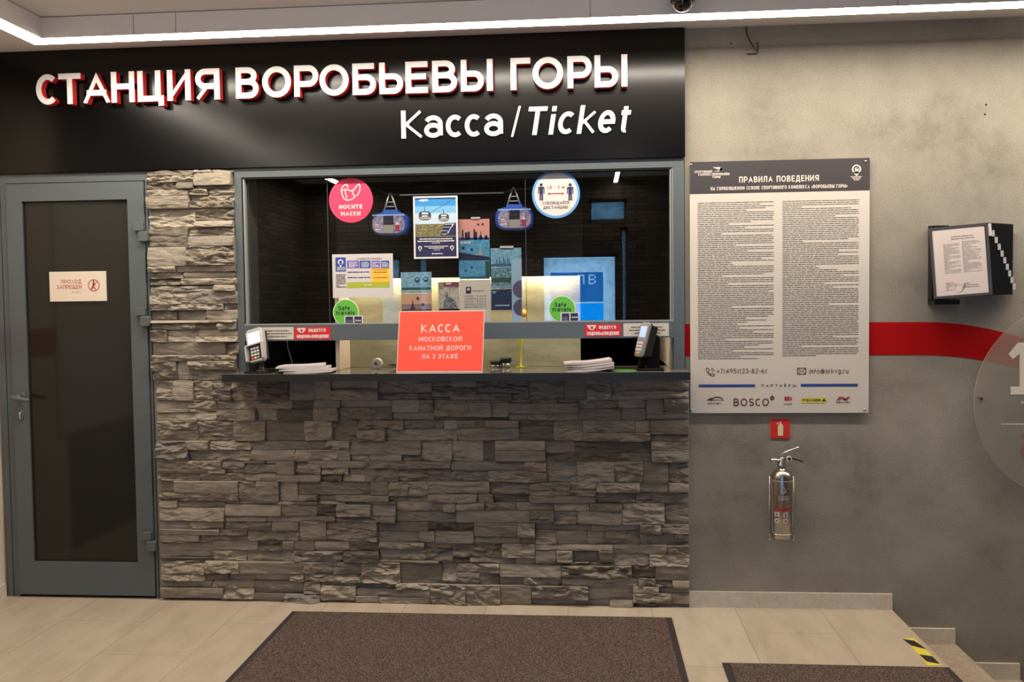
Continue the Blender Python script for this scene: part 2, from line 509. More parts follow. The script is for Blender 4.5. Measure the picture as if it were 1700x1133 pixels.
RING = E(.5, .5, .5, .5, 0, 360)
GL = {
    'А': (.92, [[(0, 0), (.5, 1), (1, 0)], [(.17, .3), (.83, .3)]]),
    'Б': (.76, [[(.9, 1), (0, 1), (0, 0)], bowl(0, 0, .57, 1)]),
    'В': (.76, [[(0, 0), (0, 1)], bowl(0, .54, 1, .9), bowl(0, 0, .54, 1)]),
    'Г': (.62, [[(0, 0), (0, 1), (1, 1)]]),
    'Д': (.92, [[(0, -.2), (0, 0), (1, 0), (1, -.2)], [(.15, 0), (.3, 1), (.84, 1), (.84, 0)]]),
    'Е': (.66, [[(1, 1), (0, 1), (0, 0), (1, 0)], [(0, .53), (.9, .53)]]),
    'Ж': (1.2, [[(.5, 0), (.5, 1)], [(0, 1), (.4, .52), (0, 0)], [(1, 1), (.6, .52), (1, 0)], [(.4, .52), (.6, .52)]]),
    'З': (.7, [E(.4, .76, .52, .24, 150, -90), E(.4, .26, .6, .26, 90, -150)]),
    'И': (.8, [[(0, 0), (0, 1)], [(1, 0), (1, 1)], [(0, 0), (1, 1)]]),
    'Й': (.8, [[(0, 0), (0, 1)], [(1, 0), (1, 1)], [(0, 0), (1, 1)], E(.5, 1.27, .26, .1, 200, 340)]),
    'К': (.76, [[(0, 0), (0, 1)], [(.95, 1), (.16, .5)], [(.16, .5), (1, 0)], [(0, .5), (.2, .5)]]),
    'Л': (.82, [[(0, 0), (.12, .06), (.26, 1), (1, 1), (1, 0)]]),
    'М': (.98, [[(0, 0), (0, 1)], [(1, 0), (1, 1)], [(0, 1), (.5, .25), (1, 1)]]),
    'Н': (.78, [[(0, 0), (0, 1)], [(1, 0), (1, 1)], [(0, .52), (1, .52)]]),
    'О': (.94, [RING]),
    'П': (.78, [[(0, 0), (0, 1), (1, 1), (1, 0)]]),
    'Р': (.76, [[(0, 0), (0, 1)], bowl(0, .38, 1, 1)]),
    'С': (.72, [E(.56, .5, .56, .5, 48, 312)]),
    'Т': (.74, [[(0, 1), (1, 1)], [(.5, 0), (.5, 1)]]),
    'У': (.78, [[(0, 1), (.52, .35)], [(1, 1), (.42, 0), (.12, 0)]]),
    'Х': (.8, [[(0, 0), (1, 1)], [(0, 1), (1, 0)]]),
    'Ц': (.84, [[(0, 1), (0, 0), (1, 0), (1, -.18)], [(.86, 1), (.86, 0)]]),
    'Ч': (.72, [[(0, 1), (0, .6), (.2, .45), (1, .45)], [(1, 0), (1, 1)]]),
    'Щ': (1.12, [[(0, 1), (0, 0), (1, 0), (1, -.18)], [(.45, 1), (.45, 0)], [(.9, 1), (.9, 0)]]),
    'Ы': (1.06, [[(0, 0), (0, 1)], bowl(0, 0, .57, .66, .26), [(1, 0), (1, 1)]]),
    'Ь': (.76, [[(0, 0), (0, 1)], bowl(0, 0, .57, 1)]),
    'Э': (.76, [E(.4, .5, .6, .5, 130, -130), [(.35, .5), (1, .5)]]),
    'Ю': (1.15, [[(0, 0), (0, 1)], [(0, .5), (.34, .5)], E(.66, .5, .34, .5, 0, 360)]),
    'Я': (.8, [[(1, 0), (1, 1)], bowl(1, .42, 1, 0), [(.5, .42), (0.05, 0)]]),
    'а': (.62, [E(.48, .5, .5, .26, 155, 0) + [(.98, 0)], E(.48, .22, .48, .22, 0, 360)]),
    'с': (.6, [E(.55, .38, .55, .38, 50, 310)]),
    'е': (.64, [[(0, .38), (1, .38)], E(.5, .38, .5, .38, 0, 315)]),
    'f': (.46, [[(.3, 0)] + E(.9, .72, .6, .28, 180, 70), [(-.05, .6), (.85, .6)]]),
    's': (.54, [E(.5, .57, .5, .19, 25, 270), E(.5, .19, .5, .19, 90, -155)]),
    't': (.44, [[(.35, 1), (.35, .2)] + E(.75, .16, .4, .16, 180, 290), [(0, .74), (1, .74)]]),
    'r': (.42, [[(0, 0), (0, .76)], E(.9, .36, .9, .4, 180, 90)]),
    'v': (.62, [[(0, .76), (.5, 0), (1, .76)]]),
    'l': (.1, [[(.5, 0), (.5, 1)]]),
    'i': (.1, [[(.5, 0), (.5, .66)], [(.5, .98), (.5, 1.0)]]),
    'k': (.6, [[(0, 0), (0, 1)], [(.9, .76), (.12, .34)], [(.3, .42), (1, 0)]]),
    'n': (.6, [[(0, 0), (0, .76)], E(.5, .46, .5, .3, 180, 0) + [(1, 0)]]),
    'o': (.66, [E(.5, .38, .5, .38, 0, 360)]),
    'g': (.64, [E(.5, .38, .5, .38, 0, 360), [(1, .76), (1, .0)] + E(.5, -.02, .5, .24, 0, -150)]),
    'u': (.6, [[(0, .76)] + E(.5, .3, .5, .3, 180, 360), [(1, 0), (1, .76)]]),
    'м': (.8, [[(0, 0), (0, .76)], [(1, 0), (1, .76)], [(0, .76), (.5, .15), (1, .76)]]),
    'y': (.6, [[(0, .76), (.5, .05)], [(1, .76), (.3, -.25)]]),
    'S': (.68, [E(.5, .75, .5, .25, 25, 270), E(.5, .25, .5, .25, 90, -155)]),
    'N': (.8, [[(0, 0), (0, 1)], [(1, 0), (1, 1)], [(0, 1), (1, 0)]]),
    'R': (.76, [[(0, 0), (0, 1)], bowl(0, .44, 1, 1), [(.5, .44), (1, 0)]]),
    'J': (.5, [[(1, 1), (1, .25)] + E(.5, .25, .5, .25, 0, -170)]),
    'F': (.64, [[(1, 1), (0, 1), (0, 0)], [(0, .53), (.85, .53)]]),
    'I': (.1, [[(.5, 0), (.5, 1)]]),
    '@': (.95, [E(.5, .42, .5, .5, -50, 300), E(.5, .42, .22, .24, 0, 360), [(.74, .62), (.74, .25), (.95, .2)]]),
    '1': (.36, [[(0, .74), (.75, 1), (.75, 0)]]),
    '2': (.64, [E(.5, .72, .5, .28, 165, -35) + [(0, 0), (1, 0)]]),
    '3': (.62, [E(.42, .76, .52, .24, 150, -90), E(.4, .26, .6, .26, 90, -150)]),
    '4': (.7, [[(1, .28), (0, .28), (.72, 1)], [(.74, 0), (.74, 1)]]),
    '5': (.64, [[(.9, 1), (.12, 1), (.05, .56)] + E(.45, .32, .55, .32, 120, -150)]),
    '6': (.66, [E(.5, .3, .5, .3, 0, 360), [(.02, .3), (.1, .62), (.55, 1)]]),
    '7': (.62, [[(0, 1), (1, 1), (.35, 0)]]),
    '8': (.64, [E(.5, .76, .44, .24, 0, 360), E(.5, .26, .5, .26, 0, 360)]),
    '9': (.66, [E(.5, .7, .5, .3, 0, 360), [(.98, .7), (.9, .38), (.45, 0)]]),
    '0': (.66, [RING]),
    '+': (.6, [[(0, .42), (1, .42)], [(.5, .12), (.5, .72)]]),
    '-': (.36, [[(0, .42), (1, .42)]]),
    '(': (.28, [E(1.1, .45, 1.1, .62, 125, 235)]),
    ')': (.28, [E(-.1, .45, 1.1, .62, 55, -55)]),
    '/': (.5, [[(0, -.05), (1, 1.05)]]),
    '.': (.08, [[(.5, 0), (.5, .04)]]),
    ',': (.12, [[(.6, .06), (.2, -.14)]]),
    '«': (.5, [[(.45, .6), (0, .38), (.45, .16)], [(1, .6), (.55, .38), (1, .16)]]),
    '»': (.5, [[(0, .6), (.45, .38), (0, .16)], [(.55, .6), (1, .38), (.55, .16)]]),
}
for a, b in (('A', 'А'), ('B', 'В'), ('E', 'Е'), ('K', 'К'), ('M', 'М'), ('H', 'Н'), ('O', 'О'), ('P', 'Р'), ('C', 'С'), ('T', 'Т'), ('X', 'Х'), ('a', 'а'), ('c', 'с'), ('e', 'е'), ('Ё', 'Е')):
    GL[a] = GL[b]
GL['Ё'] = (GL['Е'][0], GL['Е'][1] + [[(.25, 1.2), (.25, 1.26)], [(.75, 1.2), (.75, 1.26)]])


def glyph_strips(ch, W, h):
    """outline strips of one letter, cap height 1, width W, half stroke h: list of (left pts, right pts, closed)"""
    res = []
    for s in GL[ch][1]:
        pts = [(h + p[0] * max(W - 2 * h, 0.0), h + p[1] * (1 - 2 * h)) for p in s]
        closed = len(pts) > 3 and math.hypot(pts[0][0] - pts[-1][0], pts[0][1] - pts[-1][1]) < 1e-4
        if closed:
            pts = pts[:-1]
        n = len(pts)
        x0 = min(p[0] for p in pts) - h
        x1 = max(p[0] for p in pts) + h
        y0 = min(p[1] for p in pts) - h
        y1 = max(p[1] for p in pts) + h
        if not closed:
            ext = 1.25 * h
            def push(a, b):
                d = math.hypot(a[0] - b[0], a[1] - b[1]) or 1
                return a[0] + (a[0] - b[0]) / d * ext, a[1] + (a[1] - b[1]) / d * ext
            curved = n > 5
            if not curved:
                pts = [push(pts[0], pts[1])] + pts[1:-1] + [push(pts[-1], pts[-2])]
        L, Rr = [], []
        for i in range(n):
            a = pts[(i - 1) % n] if (closed or i > 0) else None
            b = pts[(i + 1) % n] if (closed or i < n - 1) else None
            p = pts[i]
            def nrm(u, v):
                d = math.hypot(v[0] - u[0], v[1] - u[1]) or 1
                return -(v[1] - u[1]) / d, (v[0] - u[0]) / d
            if a is None:
                nx, ny = nrm(p, b)
                k = 1
            elif b is None:
                nx, ny = nrm(a, p)
                k = 1
            else:
                n1, n2 = nrm(a, p), nrm(p, b)
                nx, ny = n1[0] + n2[0], n1[1] + n2[1]
                d = math.hypot(nx, ny) or 1e-6
                nx, ny = nx / d, ny / d
                k = min(1 / max(nx * n1[0] + ny * n1[1], 0.2), 3.2)
            def cl_(q):
                return min(max(q[0], x0), x1), min(max(q[1], y0), y1)
            L.append(cl_((p[0] + nx * h * k, p[1] + ny * h * k)))
            Rr.append(cl_((p[0] - nx * h * k, p[1] - ny * h * k)))
        res.append((L, Rr, closed))
    return res


def letter_into(mb, ch, x0, width, z0, height, y, wt, face=None, side=None, depth=0.0, shear=0.0, fmap=None):
    h = wt / 2
    W = width / height
    st = 0.0004 if depth > 0 else 0.00012
    y0_ = y
    for si, (L, Rr, closed) in enumerate(glyph_strips(ch, W, h)):
        n = len(L)
        y = y0_ - si * st
        def P(q, yy):
            u = x0 + (q[0] + shear * q[1]) * height
            v = z0 + q[1] * height
            return fmap(u, v, yy) if fmap else (u, yy, v)
        fl = [mb.vert(P(q, y)) for q in L]
        fr = [mb.vert(P(q, y)) for q in Rr]
        rng = range(n) if closed else range(n - 1)
        for i in rng:
            j = (i + 1) % n
            mb.face((fr[i], fr[j], fl[j], fl[i]), face)
        if depth > 0:
            bl = [mb.vert(P(q, y + depth)) for q in L]
            brr = [mb.vert(P(q, y + depth)) for q in Rr]
            for i in rng:
                j = (i + 1) % n
                mb.face((fl[i], fl[j], bl[j], bl[i]), side or face)
                mb.face((fr[j], fr[i], brr[i], brr[j]), side or face)
                mb.face((bl[i], bl[j], brr[j], brr[i]), side or face)
            if not closed:
                mb.face((fr[0], fl[0], bl[0], brr[0]), side or face)
                mb.face((fl[-1], fr[-1], brr[-1], bl[-1]), side or face)


def text(mb, s, x0, x1, z0, height, y, wt=0.15, face=None, gap=0.2, shear=0.0, align=None, fmap=None):
    """write s between x0 and x1 (widths squeezed or stretched to fit); x1 None keeps natural widths"""
    adv = []
    tot = 0.0
    for ch in s:
        w = 0.4 if ch == ' ' else max(GL[ch][0], wt)
        adv.append((ch, tot, w))
        tot += w + gap
    tot -= gap
    if x1 is None:
        k = 1.0
        if align == 'c':
            x0 -= tot * height / 2
        elif align == 'r':
            x0 -= tot * height
    else:
        k = (x1 - x0) / (tot * height)
    for ch, o, w in adv:
        if ch != ' ':
            letter_into(mb, ch, x0 + o * height * k, w * height * k, z0, height, y, wt, face, shear=shear, fmap=fmap)


def textp(mb, s, p0, p1, ph, Y, wt=0.15, face=None, gap=0.2, shear=0.0):
    """lettering on the plane Y from baseline pixel p0 to end pixel p1, ph pixels tall"""
    x0, z0 = at(p0[0], p0[1], Y)
    x1, z1 = at(p1[0], p1[1], Y)
    zt = at(p0[0], p0[1] - ph, Y)[1]
    text(mb, s, x0, x1, (z0 + z1) / 2, zt - z0, Y, wt, face, gap, shear)


def rectp(mb, px0, py0, px1, py1, Y, mt):
    """upright rectangle on the plane Y; corners from the photograph"""
    x0, za = at(px0, (py0 + py1) / 2, Y)
    x1, zb = at(px1, (py0 + py1) / 2, Y)
    z1 = at((px0 + px1) / 2, py0, Y)[1]
    z0 = at((px0 + px1) / 2, py1, Y)[1]
    mb.rect(x0, x1, z0, z1, Y, mt)
    return x0, x1, z0, z1


def boxp(px0, py0, px1, py1, Y):
    x0 = at(px0, (py0 + py1) / 2, Y)[0]
    x1 = at(px1, (py0 + py1) / 2, Y)[0]
    z1 = at((px0 + px1) / 2, py0, Y)[1]
    z0 = at((px0 + px1) / 2, py1, Y)[1]
    return x0, x1, z0, z1


def bars(mb, x0, x1, z1, z0, rows, y, mt, thick=0.45, ragged=0.2, r=None, fmap=None, word=(2, 9)):
    """rows of small print too fine to read"""
    r = r or rnd
    dz = (z1 - z0) / rows
    H = dz
    for k in range(rows):
        zc = z1 - (k + 0.5) * dz
        end = x1 - (x1 - x0) * (r.random() * 0.75 if r.random() < ragged else 0)
        x = x0
        while x < end - H * 0.4:
            w = min(H * 0.42 * r.randint(*word), end - x)
            q = [(x, zc - dz * thick / 2), (x + w, zc - dz * thick / 2), (x + w, zc + dz * thick / 2), (x, zc + dz * thick / 2)]
            mb.poly([(fmap(u, v, y) if fmap else (u, y, v)) for u, v in q], mt)
            x += w + H * 0.35


# ================================================================ THE SETTING
XL, XR, YB, ZC = -3.075, 4.2, -5.2, 2.83      # left wall, right wall, wall behind the viewer, soffit height
XE = 1.463                                    # edge of the landing, where the stair begins
SIGN_Z0 = 2.212

mb = MB(floor_mat)
mb.box(XL, XE, YB, 0.0, -0.16, 0.0)
mb.box(XL, -2.236, 0.0, 0.066, -0.16, 0.0)
mb.box(XL, XE, YB, 0.0, -2.0, -0.16, step_mat)
struct('floor', mb)

mb = MB(step_mat)
for k in range(1, 9):
    xa = XE + (k - 1) * 0.302
    mb.box(xa, xa + 0.302, YB, 0.0, -2.0, -0.166 * k)
struct('floor_stair', mb)

mb = MB(concrete)
mb.box(0.474, XR, 0.0, 0.16, -2.0, 2.95)
for hx, hy in ((1213.5, 72.5), (1257, 72), (1637, 174), (1635, 190)):
    x, z = at(hx, hy)
    mb.disc(x, z, 0.0045, -0.0012, matte_black, 10)
struct('wall_back', mb)
for bx_ in ((XL, 0.474, 0.0, 0.16, 2.205, 2.95), (-2.238, -1.777, 0.0, 0.16, 0.0, 2.205), (-1.777, 0.474, 0.0, 0.16, 0.0, 1.14), (XL, -2.238, 0.065, 0.16, -0.1, 2.205)):
    mb = MB(concrete)
    mb.box(*bx_)
    struct('wall_back', mb)

mb = MB(beige)
mb.box(XL - 0.12, XL, -0.62, 0.16, 0.0, 2.95)
struct('wall_left', mb)
mb = MB(concrete)
mb.box(XR, XR + 0.12, YB, 0.16, -2.0, 2.95)
struct('wall_right', mb)

# the wall behind the viewer with its glazed entrance (seen only in the window glass)
stone_far = mat('far_stone_cladding', rough=0.85)
bt = nd(stone_far, 'ShaderNodeTexBrick')
tcf = nd(stone_far, 'ShaderNodeTexCoord')
sxf = nd(stone_far, 'ShaderNodeSeparateXYZ')
lk(stone_far, tcf.outputs['Object'], sxf.inputs[0])
adf = nd(stone_far, 'ShaderNodeMath', operation='ADD')
lk(stone_far, sxf.outputs[0], adf.inputs[0])
lk(stone_far, sxf.outputs[1], adf.inputs[1])
cxf = nd(stone_far, 'ShaderNodeCombineXYZ')
lk(stone_far, adf.outputs[0], cxf.inputs[0])
lk(stone_far, sxf.outputs[2], cxf.inputs[1])
lk(stone_far, cxf.outputs[0], bt.inputs['Vector'])
bt.inputs['Scale'].default_value = 1.0
bt.inputs['Brick Width'].default_value = 0.24
bt.inputs['Row Height'].default_value = 0.045
bt.inputs['Mortar Size'].default_value = 0.004
bt.inputs['Color1'].default_value = rgb(120, 110, 98)
bt.inputs['Color2'].default_value = rgb(84, 76, 68)
bt.inputs['Mortar'].default_value = rgb(58, 53, 48)
lk(stone_far, bt.outputs['Color'], base(stone_far))
mb = MB(stone_far)
mb.box(XL - 0.12, XL, YB, -0.62, 0.0, 2.95)
struct('wall_left', mb)
mb = MB(stone_far)
OPEN = [(-2.27, -2.02, 0.9, 2.02), (-1.84, -1.72, 0.9, 2.02), (-0.50, 0.32, 0.02, 2.02), (0.02, 0.42, 2.36, 2.60), (0.345, 0.43, 0.9, 2.30)]
xs = sorted({XL, XR} | {o[0] for o in OPEN} | {o[1] for o in OPEN})
for xa, xb in zip(xs, xs[1:]):
    xm = (xa + xb) / 2
    zz = -2.0
    for o in sorted([o for o in OPEN if o[0] < xm < o[1]], key=lambda o: o[2]):
        mb.box(xa, xb, YB - 0.2, YB, zz, o[2])
        zz = o[3]
    mb.box(xa, xb, YB - 0.2, YB, zz, 2.95)
struct('wall_front', mb)
for n_, o in enumerate(OPEN):
    nm = 'door_2' if n_ == 2 else 'window_%d' % (n_ + 2 if n_ < 2 else n_ + 1)
    e = thing(nm, ((o[0] + o[1]) / 2, YB - 0.1, o[2]), kind='structure')
    mb = MB(frame_mat)
    t = 0.03
    mb.box(o[0], o[1], YB - 0.12, YB - 0.06, o[2], o[2] + t)
    mb.box(o[0], o[1], YB - 0.12, YB - 0.06, o[3] - t, o[3])
    mb.box(o[0], o[0] + t, YB - 0.12, YB - 0.06, o[2], o[3])
    mb.box(o[1] - t, o[1], YB - 0.12, YB - 0.06, o[2], o[3])
    build('frame', mb, e)
    mb = MB(glass)
    mb.rect(o[0] + t, o[1] - t, o[2] + t, o[3] - t, YB - 0.09)
    build('glass_pane', mb, e)


def film(name, stops, scale):
    mt = bpy.data.materials.new(name)
    mt.use_nodes = True
    nt = mt.node_tree
    nt.nodes.remove(nt.nodes['Principled BSDF'])
    tl_ = nt.nodes.new('ShaderNodeBsdfTranslucent')
    nt.links.new(ramp(mt, noise_node(mt, scale, 5, .65), stops), tl_.inputs[0])
    nt.links.new(tl_.outputs[0], nt.nodes['Material Output'].inputs[0])
    return mt


for n_, o in enumerate(OPEN):  # films added to dim the daylight in these panes and cut its spill
    if n_ != 2:
        e = thing('window_film', ((o[0] + o[1]) / 2, YB - .075, o[2]), ('added pale film dimming narrow far window', 'added pale film dimming slim far window', '', 'added pale film dimming transom above entrance', 'added pale film dimming strip window beside entrance')[n_] + ' mirrored in ticket window', 'film', 'added dimming films on the far windows')
        mb = MB(film('dimming_sheet', [(.3, (.12, .14, .15, 1)), (.5, (.22, .25, .26, 1)), (.7, (.32, .33, .34, 1))], 9))
        mb.rect(o[0] + .031, o[1] - .031, o[2] + .031, o[3] - .031, YB - .075)
        build('sheet', mb, e)
e = thing('door_film', (-0.09, YB - .075, 0.6), 'pale blue film with dark blue sign on entrance glass mirrored in ticket window', 'poster')
mb = MB(film('frosty_film', [(.3, (.45, .5, .52, 1)), (.5, (.7, .74, .76, 1)), (.7, (.85, .85, .85, 1))], 14))
for q_ in ((-0.47, -0.40, 0.05, 1.985), (0.165, 0.29, 0.05, 1.985), (-0.40, 0.165, 1.83, 1.985), (-0.40, 0.165, 0.05, 0.3)):
    mb.rect(*q_, YB - .075)
build('sheet', mb, e)
blue_f = film('blue_film', [(.3, (.03, .16, .36, 1)), (.7, (.05, .20, .42, 1))], 6)
white_f = film('white_film', [(.3, (.7, .72, .75, 1)), (.7, (.75, .77, .8, 1))], 6)
mb = MB(blue_f, film('bright_blue_film', [(.3, (.01, .36, .8, 1)), (.7, (.01, .42, .9, 1))], 6))
ml = MB(white_f)
mb.rect(-0.40, 0.165, 0.3, 1.497, YB - .075, mb.mats[1])
ml.rect(-0.40, 0.165, 1.497, 1.512, YB - .075)
mb.rect(-0.40, 0.165, 1.512, 1.70, YB - .075, blue_f)
mb.rect(-0.40, 0.165, 1.805, 1.83, YB - .075, blue_f)
for (a, b) in ((-0.40, -0.11), (-0.035, 0.01), (0.085, 0.165)):
    mb.rect(a, b, 1.70, 1.805, YB - .075, blue_f)
for x_, rows_ in ((-.11, ('11111', '10001', '10001', '10001', '10001', '10001', '10001')), (.01, ('11110', '10001', '10001', '11110', '10001', '10001', '11110'))):
    for r_, row_ in enumerate(rows_):
        for c_, v_ in enumerate(row_):
            (ml if v_ == '1' else mb).rect(x_ + .015 * c_, x_ + .015 * (c_ + 1), 1.805 - .015 * (r_ + 1), 1.805 - .015 * r_, YB - .075, white_f if v_ == '1' else blue_f)
build('panel', mb, e)
build('lettering', ml, e)
# snow outside
snow = photo('packed_snow', [(0.3, rgb(150, 160, 175)), (0.6, rgb(228, 232, 238))], 6)
mb = MB(snow)
mb.box(-14, 14, -26, YB - 0.2, -0.4, 0.0)
struct('ground_outside', mb)

mb = MB(plaster)
mb.box(XL, XR, YB, 0.16, ZC, 3.0)
struct('ceiling', mb)

# skirtings on the landing and on every step, and on the left wall
mb = MB(skirting)
mb.box(0.487, XE, -0.012, 0.0, 0.0, 0.078)
struct('baseboard_back', mb)
for k in range(1, 9):
    xa = XE + (k - 1) * 0.302
    mb = MB(skirting)
    mb.box(xa, xa + (0.297), -0.012, 0.0, -0.166 * k, -0.166 * k + 0.078)
    struct('baseboard_step', mb)
mb = MB(skirting)
mb.box(XL, XL + 0.012, YB, -0.02, 0.0, 0.07)
struct('baseboard_left', mb)

# red band painted round the room; it dips at the right
mb = MB(stripe_red)
top = [(1137, 537), (1300, 536.3), (1443, 535.2), (1520, 535), (1560, 535.5), (1600, 539), (1640, 546), (1680, 556), (1720, 569), (1780, 592)]
bot = [(1137, 595.5), (1300, 593), (1443, 590), (1520, 589.5), (1560, 590.5), (1600, 594), (1640, 600), (1680, 609), (1720, 620), (1780, 640)]
tp = [at(*q) for q in top]
bp = [at(*q) for q in bot]
tp[:3] = [(p[0], tp[2][1]) for p in tp[:3]]
bp[:3] = [(p[0], bp[2][1]) for p in bp[:3]]
for k in range(len(tp) - 1):
    mb.poly([(bp[k][0], -0.0015, bp[k][1]), (bp[k + 1][0], -0.0015, bp[k + 1][1]), (tp[k + 1][0], -0.0015, tp[k + 1][1]), (tp[k][0], -0.0015, tp[k][1])])
struct('trim_1', mb)
mb = MB(stripe_red)
zb, zt_ = bp[1][1], tp[1][1]
mb.poly([(XL + 0.002, -2.6, zb), (XL + 0.002, -0.02, zb), (XL + 0.002, -0.02, zt_), (XL + 0.002, -2.6, zt_)])
struct('trim_2', mb)


# ---------------------------------------------------------------- ledger stone cladding
def stone_block(mb, x0, x1, z0, z1, r):
    w, hgt = x1 - x0, z1 - z0
    if w < 0.008 or hgt < 0.006:
        return
    dep = r.choice((r.uniform(0.008, 0.022), r.uniform(0.018, 0.034), r.uniform(0.028, 0.046)))
    nx = max(4, min(64, int(w / 0.006)))
    nz = max(4, min(22, int(hgt / 0.0048)))
    tx, tz = r.uniform(-.016, .016), r.uniform(-.016, .013)
    off = Vector((r.uniform(0, 90), r.uniform(0, 90), r.uniform(0, 90)))
    amp = r.choice((0.003, 0.007, 0.012, 0.016))
    bow = r.uniform(0.0, .005)
    # uneven outline: the top and bottom edge wander, the ends lean a little
    la, lb = r.uniform(-.006, .006), r.uniform(-.006, .006)
    grid = []
    us = [0, .35 / nx] + [i / nx for i in range(1, nx)] + [1 - .35 / nx, 1]
    vs = [0, .35 / nz] + [j / nz for j in range(1, nz)] + [1 - .35 / nz, 1]
    for v in vs:
        row = []
        for u in us:
            x = x0 + 0.0005 + u * (w - 0.001)
            z = z0 + 0.0004 + v * (hgt - 0.0008)
            p = Vector((x * 11, z * 30, 0)) + off
            n1 = noise.fractal(p, 0.9, 2.0, 4)
            n4 = 1 - 2 * abs(noise.noise(Vector((x * 15 + z * 9, z * 24 - x * 5, 21)) + off))
            n2 = noise.noise(Vector((x * 55, z * 80, 3)) + off)
            n3 = abs(noise.noise(Vector((x * 8 + z * 14, z * 26, 7)) + off))
            st = math.floor((noise.noise(Vector((x * 7, z * 38, 5)) + off) + 1) * 2.6) / 2.6 - 1    # split layers
            d = dep + tx * (u - .5) * min(1, w / .14) + tz * (v - .5) + amp * (n1 * 0.75 + 0.16 * n2 + .55 * st + .55 * n4) - bow * (2 * v - 1) ** 2
            if n3 < 0.16:
                d -= amp * (0.16 - n3) * 4
            if u in (0, 1) or v in (0, 1):
                d -= 0.0022 + 0.004 * abs(noise.noise(Vector((x * 34, z * 34, 11)) + off))
            # chipped corners
            cpx = min(u, 1 - u) * w + min(v, 1 - v) * hgt
            if cpx < .012:
                d -= (.012 - cpx) * .5
            row.append(mb.vert((x, -max(d, 0.003), z)))
        grid.append(row)
    NX, NZ = len(us) - 1, len(vs) - 1
    for j in range(NZ):
        for i in range(NX):
            mb.face((grid[j][i], grid[j][i + 1], grid[j + 1][i + 1], grid[j + 1][i]))
    rim = [grid[0][i] for i in range(NX + 1)] + [grid[j][NX] for j in range(1, NZ + 1)] + [grid[NZ][i] for i in range(NX - 1, -1, -1)] + [grid[j][0] for j in range(NZ - 1, 0, -1)]
    bk = [mb.vert((mb.v[k].x, 0.0, mb.v[k].z)) for k in rim]
    for a in range(len(rim)):
        b = (a + 1) % len(rim)
        mb.face((rim[b], rim[a], bk[a], bk[b]))


def cladding(mb, X0, X1, Z0, Z1, r, course=0.1035):
    n = max(1, round((Z1 - Z0) / course))
    ch = (Z1 - Z0) / n
    for c in range(n):
        za, zb_ = Z0 + c * ch, Z0 + (c + 1) * ch
        x = X0
        while x < X1 - 0.01:
            w = r.uniform(0.16, 0.52)
            if X1 - (x + w) < 0.14:
                w = X1 - x
            kind = r.random() ** 0.8
            if kind < 0.22:
                rows = [(0, 1)]
            elif kind < 0.72:
                s = r.choice([0.32, 0.4, 0.55, 0.64])
                rows = [(0, s), (s, 1)]
            else:
                a = r.choice((r.uniform(.26, .38), r.uniform(.12, .17)))
                b = r.choice((r.uniform(.58, .72), r.uniform(.82, .88)))
                rows = [(0, a), (a, b), (b, 1)]
            for (a, b) in rows:
                xx = x
                while xx < x + w - 0.004:
                    tall = b - a
                    sw = r.uniform(0.09, 0.22) if tall > .8 else r.uniform(0.08, 0.40)
                    if x + w - (xx + sw) < 0.06:
                        sw = x + w - xx
                    xe = xx + sw
                    if xe > X1 - .003 and X1 < 0:
                        xe += r.uniform(-.004, .012)      # ragged end of the pier
                    stone_block(mb, xx, xe, za + a * ch, za + b * ch, r)
                    xx += sw
            x += w


mb = MB(stone)
rs = random.Random(23)
cladding(mb, -2.215, 0.487, 0.0, 1.139, rs)
cladding(mb, -2.232, -1.781, 1.141, 2.209, rs, 0.1)
struct('wall_stone', mb)

# ---------------------------------------------------------------- door
D = thing('door_1', (-2.65, 0, 0), kind='structure')
mb = MB(frame_mat)
for (a, b, c, d, y0) in ((-3.06, -2.993, 0.0, 2.205, -0.012), (-2.247, -2.236, 0.0, 2.205, -0.012), (-2.993, -2.247, 2.163, 2.205, -0.012)):
    mb.box(a, b, y0, 0.06, c, d)
mb.box(-3.028, -3.0255, -0.0135, -0.011, 0.0, 2.18, seal)
mb.box(-2.993, -2.247, 0.01, 0.06, 0.0, 0.012, seal)
build('frame', mb, D)
mb = MB(frame_mat)
lx0, lx1, lz0, lz1 = -2.989, -2.251, 0.016, 2.158
gx0, gx1, gz0, gz1 = -2.905, -2.339, 0.191, 2.068
for (a, b, c, d) in ((lx0, gx0, lz0, lz1), (gx1, lx1, lz0, lz1), (gx0, gx1, lz0, gz0), (gx0, gx1, gz1, lz1)):
    mb.box(a, b, -0.022, 0.045, c, d)
for (a, b, c, d) in ((gx0, gx0 + .006, gz0, gz1), (gx1 - .004, gx1, gz0, gz1), (gx0, gx1, gz0, gz0 + .004), (gx0, gx1, gz1 - .006, gz1)):
    mb.box(a, b, -0.012, 0.0, c, d, seal)
mb.box(-3.2 + 0.2, -2.993 + .004, 0.0, 0.04, 0.016, 2.16, seal)
build('leaf', mb, D)
mb = MB(dark_glass)
mb.box(gx0, gx1, -0.006, 0.02, gz0, gz1)
build('glass_pane', mb, D)
for px, py in ((244, 385), (247, 525), (257, 896)):
    x, z = at(px, py)
    mb = MB(frame_mat)
    mb.box(x - 0.052, x - 0.002, -0.040, -0.020, z + 0.002, z + 0.046, None, .004)
    mb.box(x - 0.026, x + 0.022, -0.046, -0.010, z - 0.052, z - 0.001, None, .005)
    mb.lathe([(0.006, -0.004), (0.006, 0.006)], (x - 0.010, -0.032, z), 14)
    build('hinge', mb, D)
hx, hz = at(35, 658, -0.03)
mb = MB(silver)
mb.lathe([(0.02, 0), (0.02, -0.008), (0.017, -0.011)], (hx, -0.022, hz), 20, frame_mat, axis='y')
mb.lathe([(0.0095, -0.01), (0.0095, -0.05)], (hx, -0.022, hz), 14, frame_mat, axis='y')
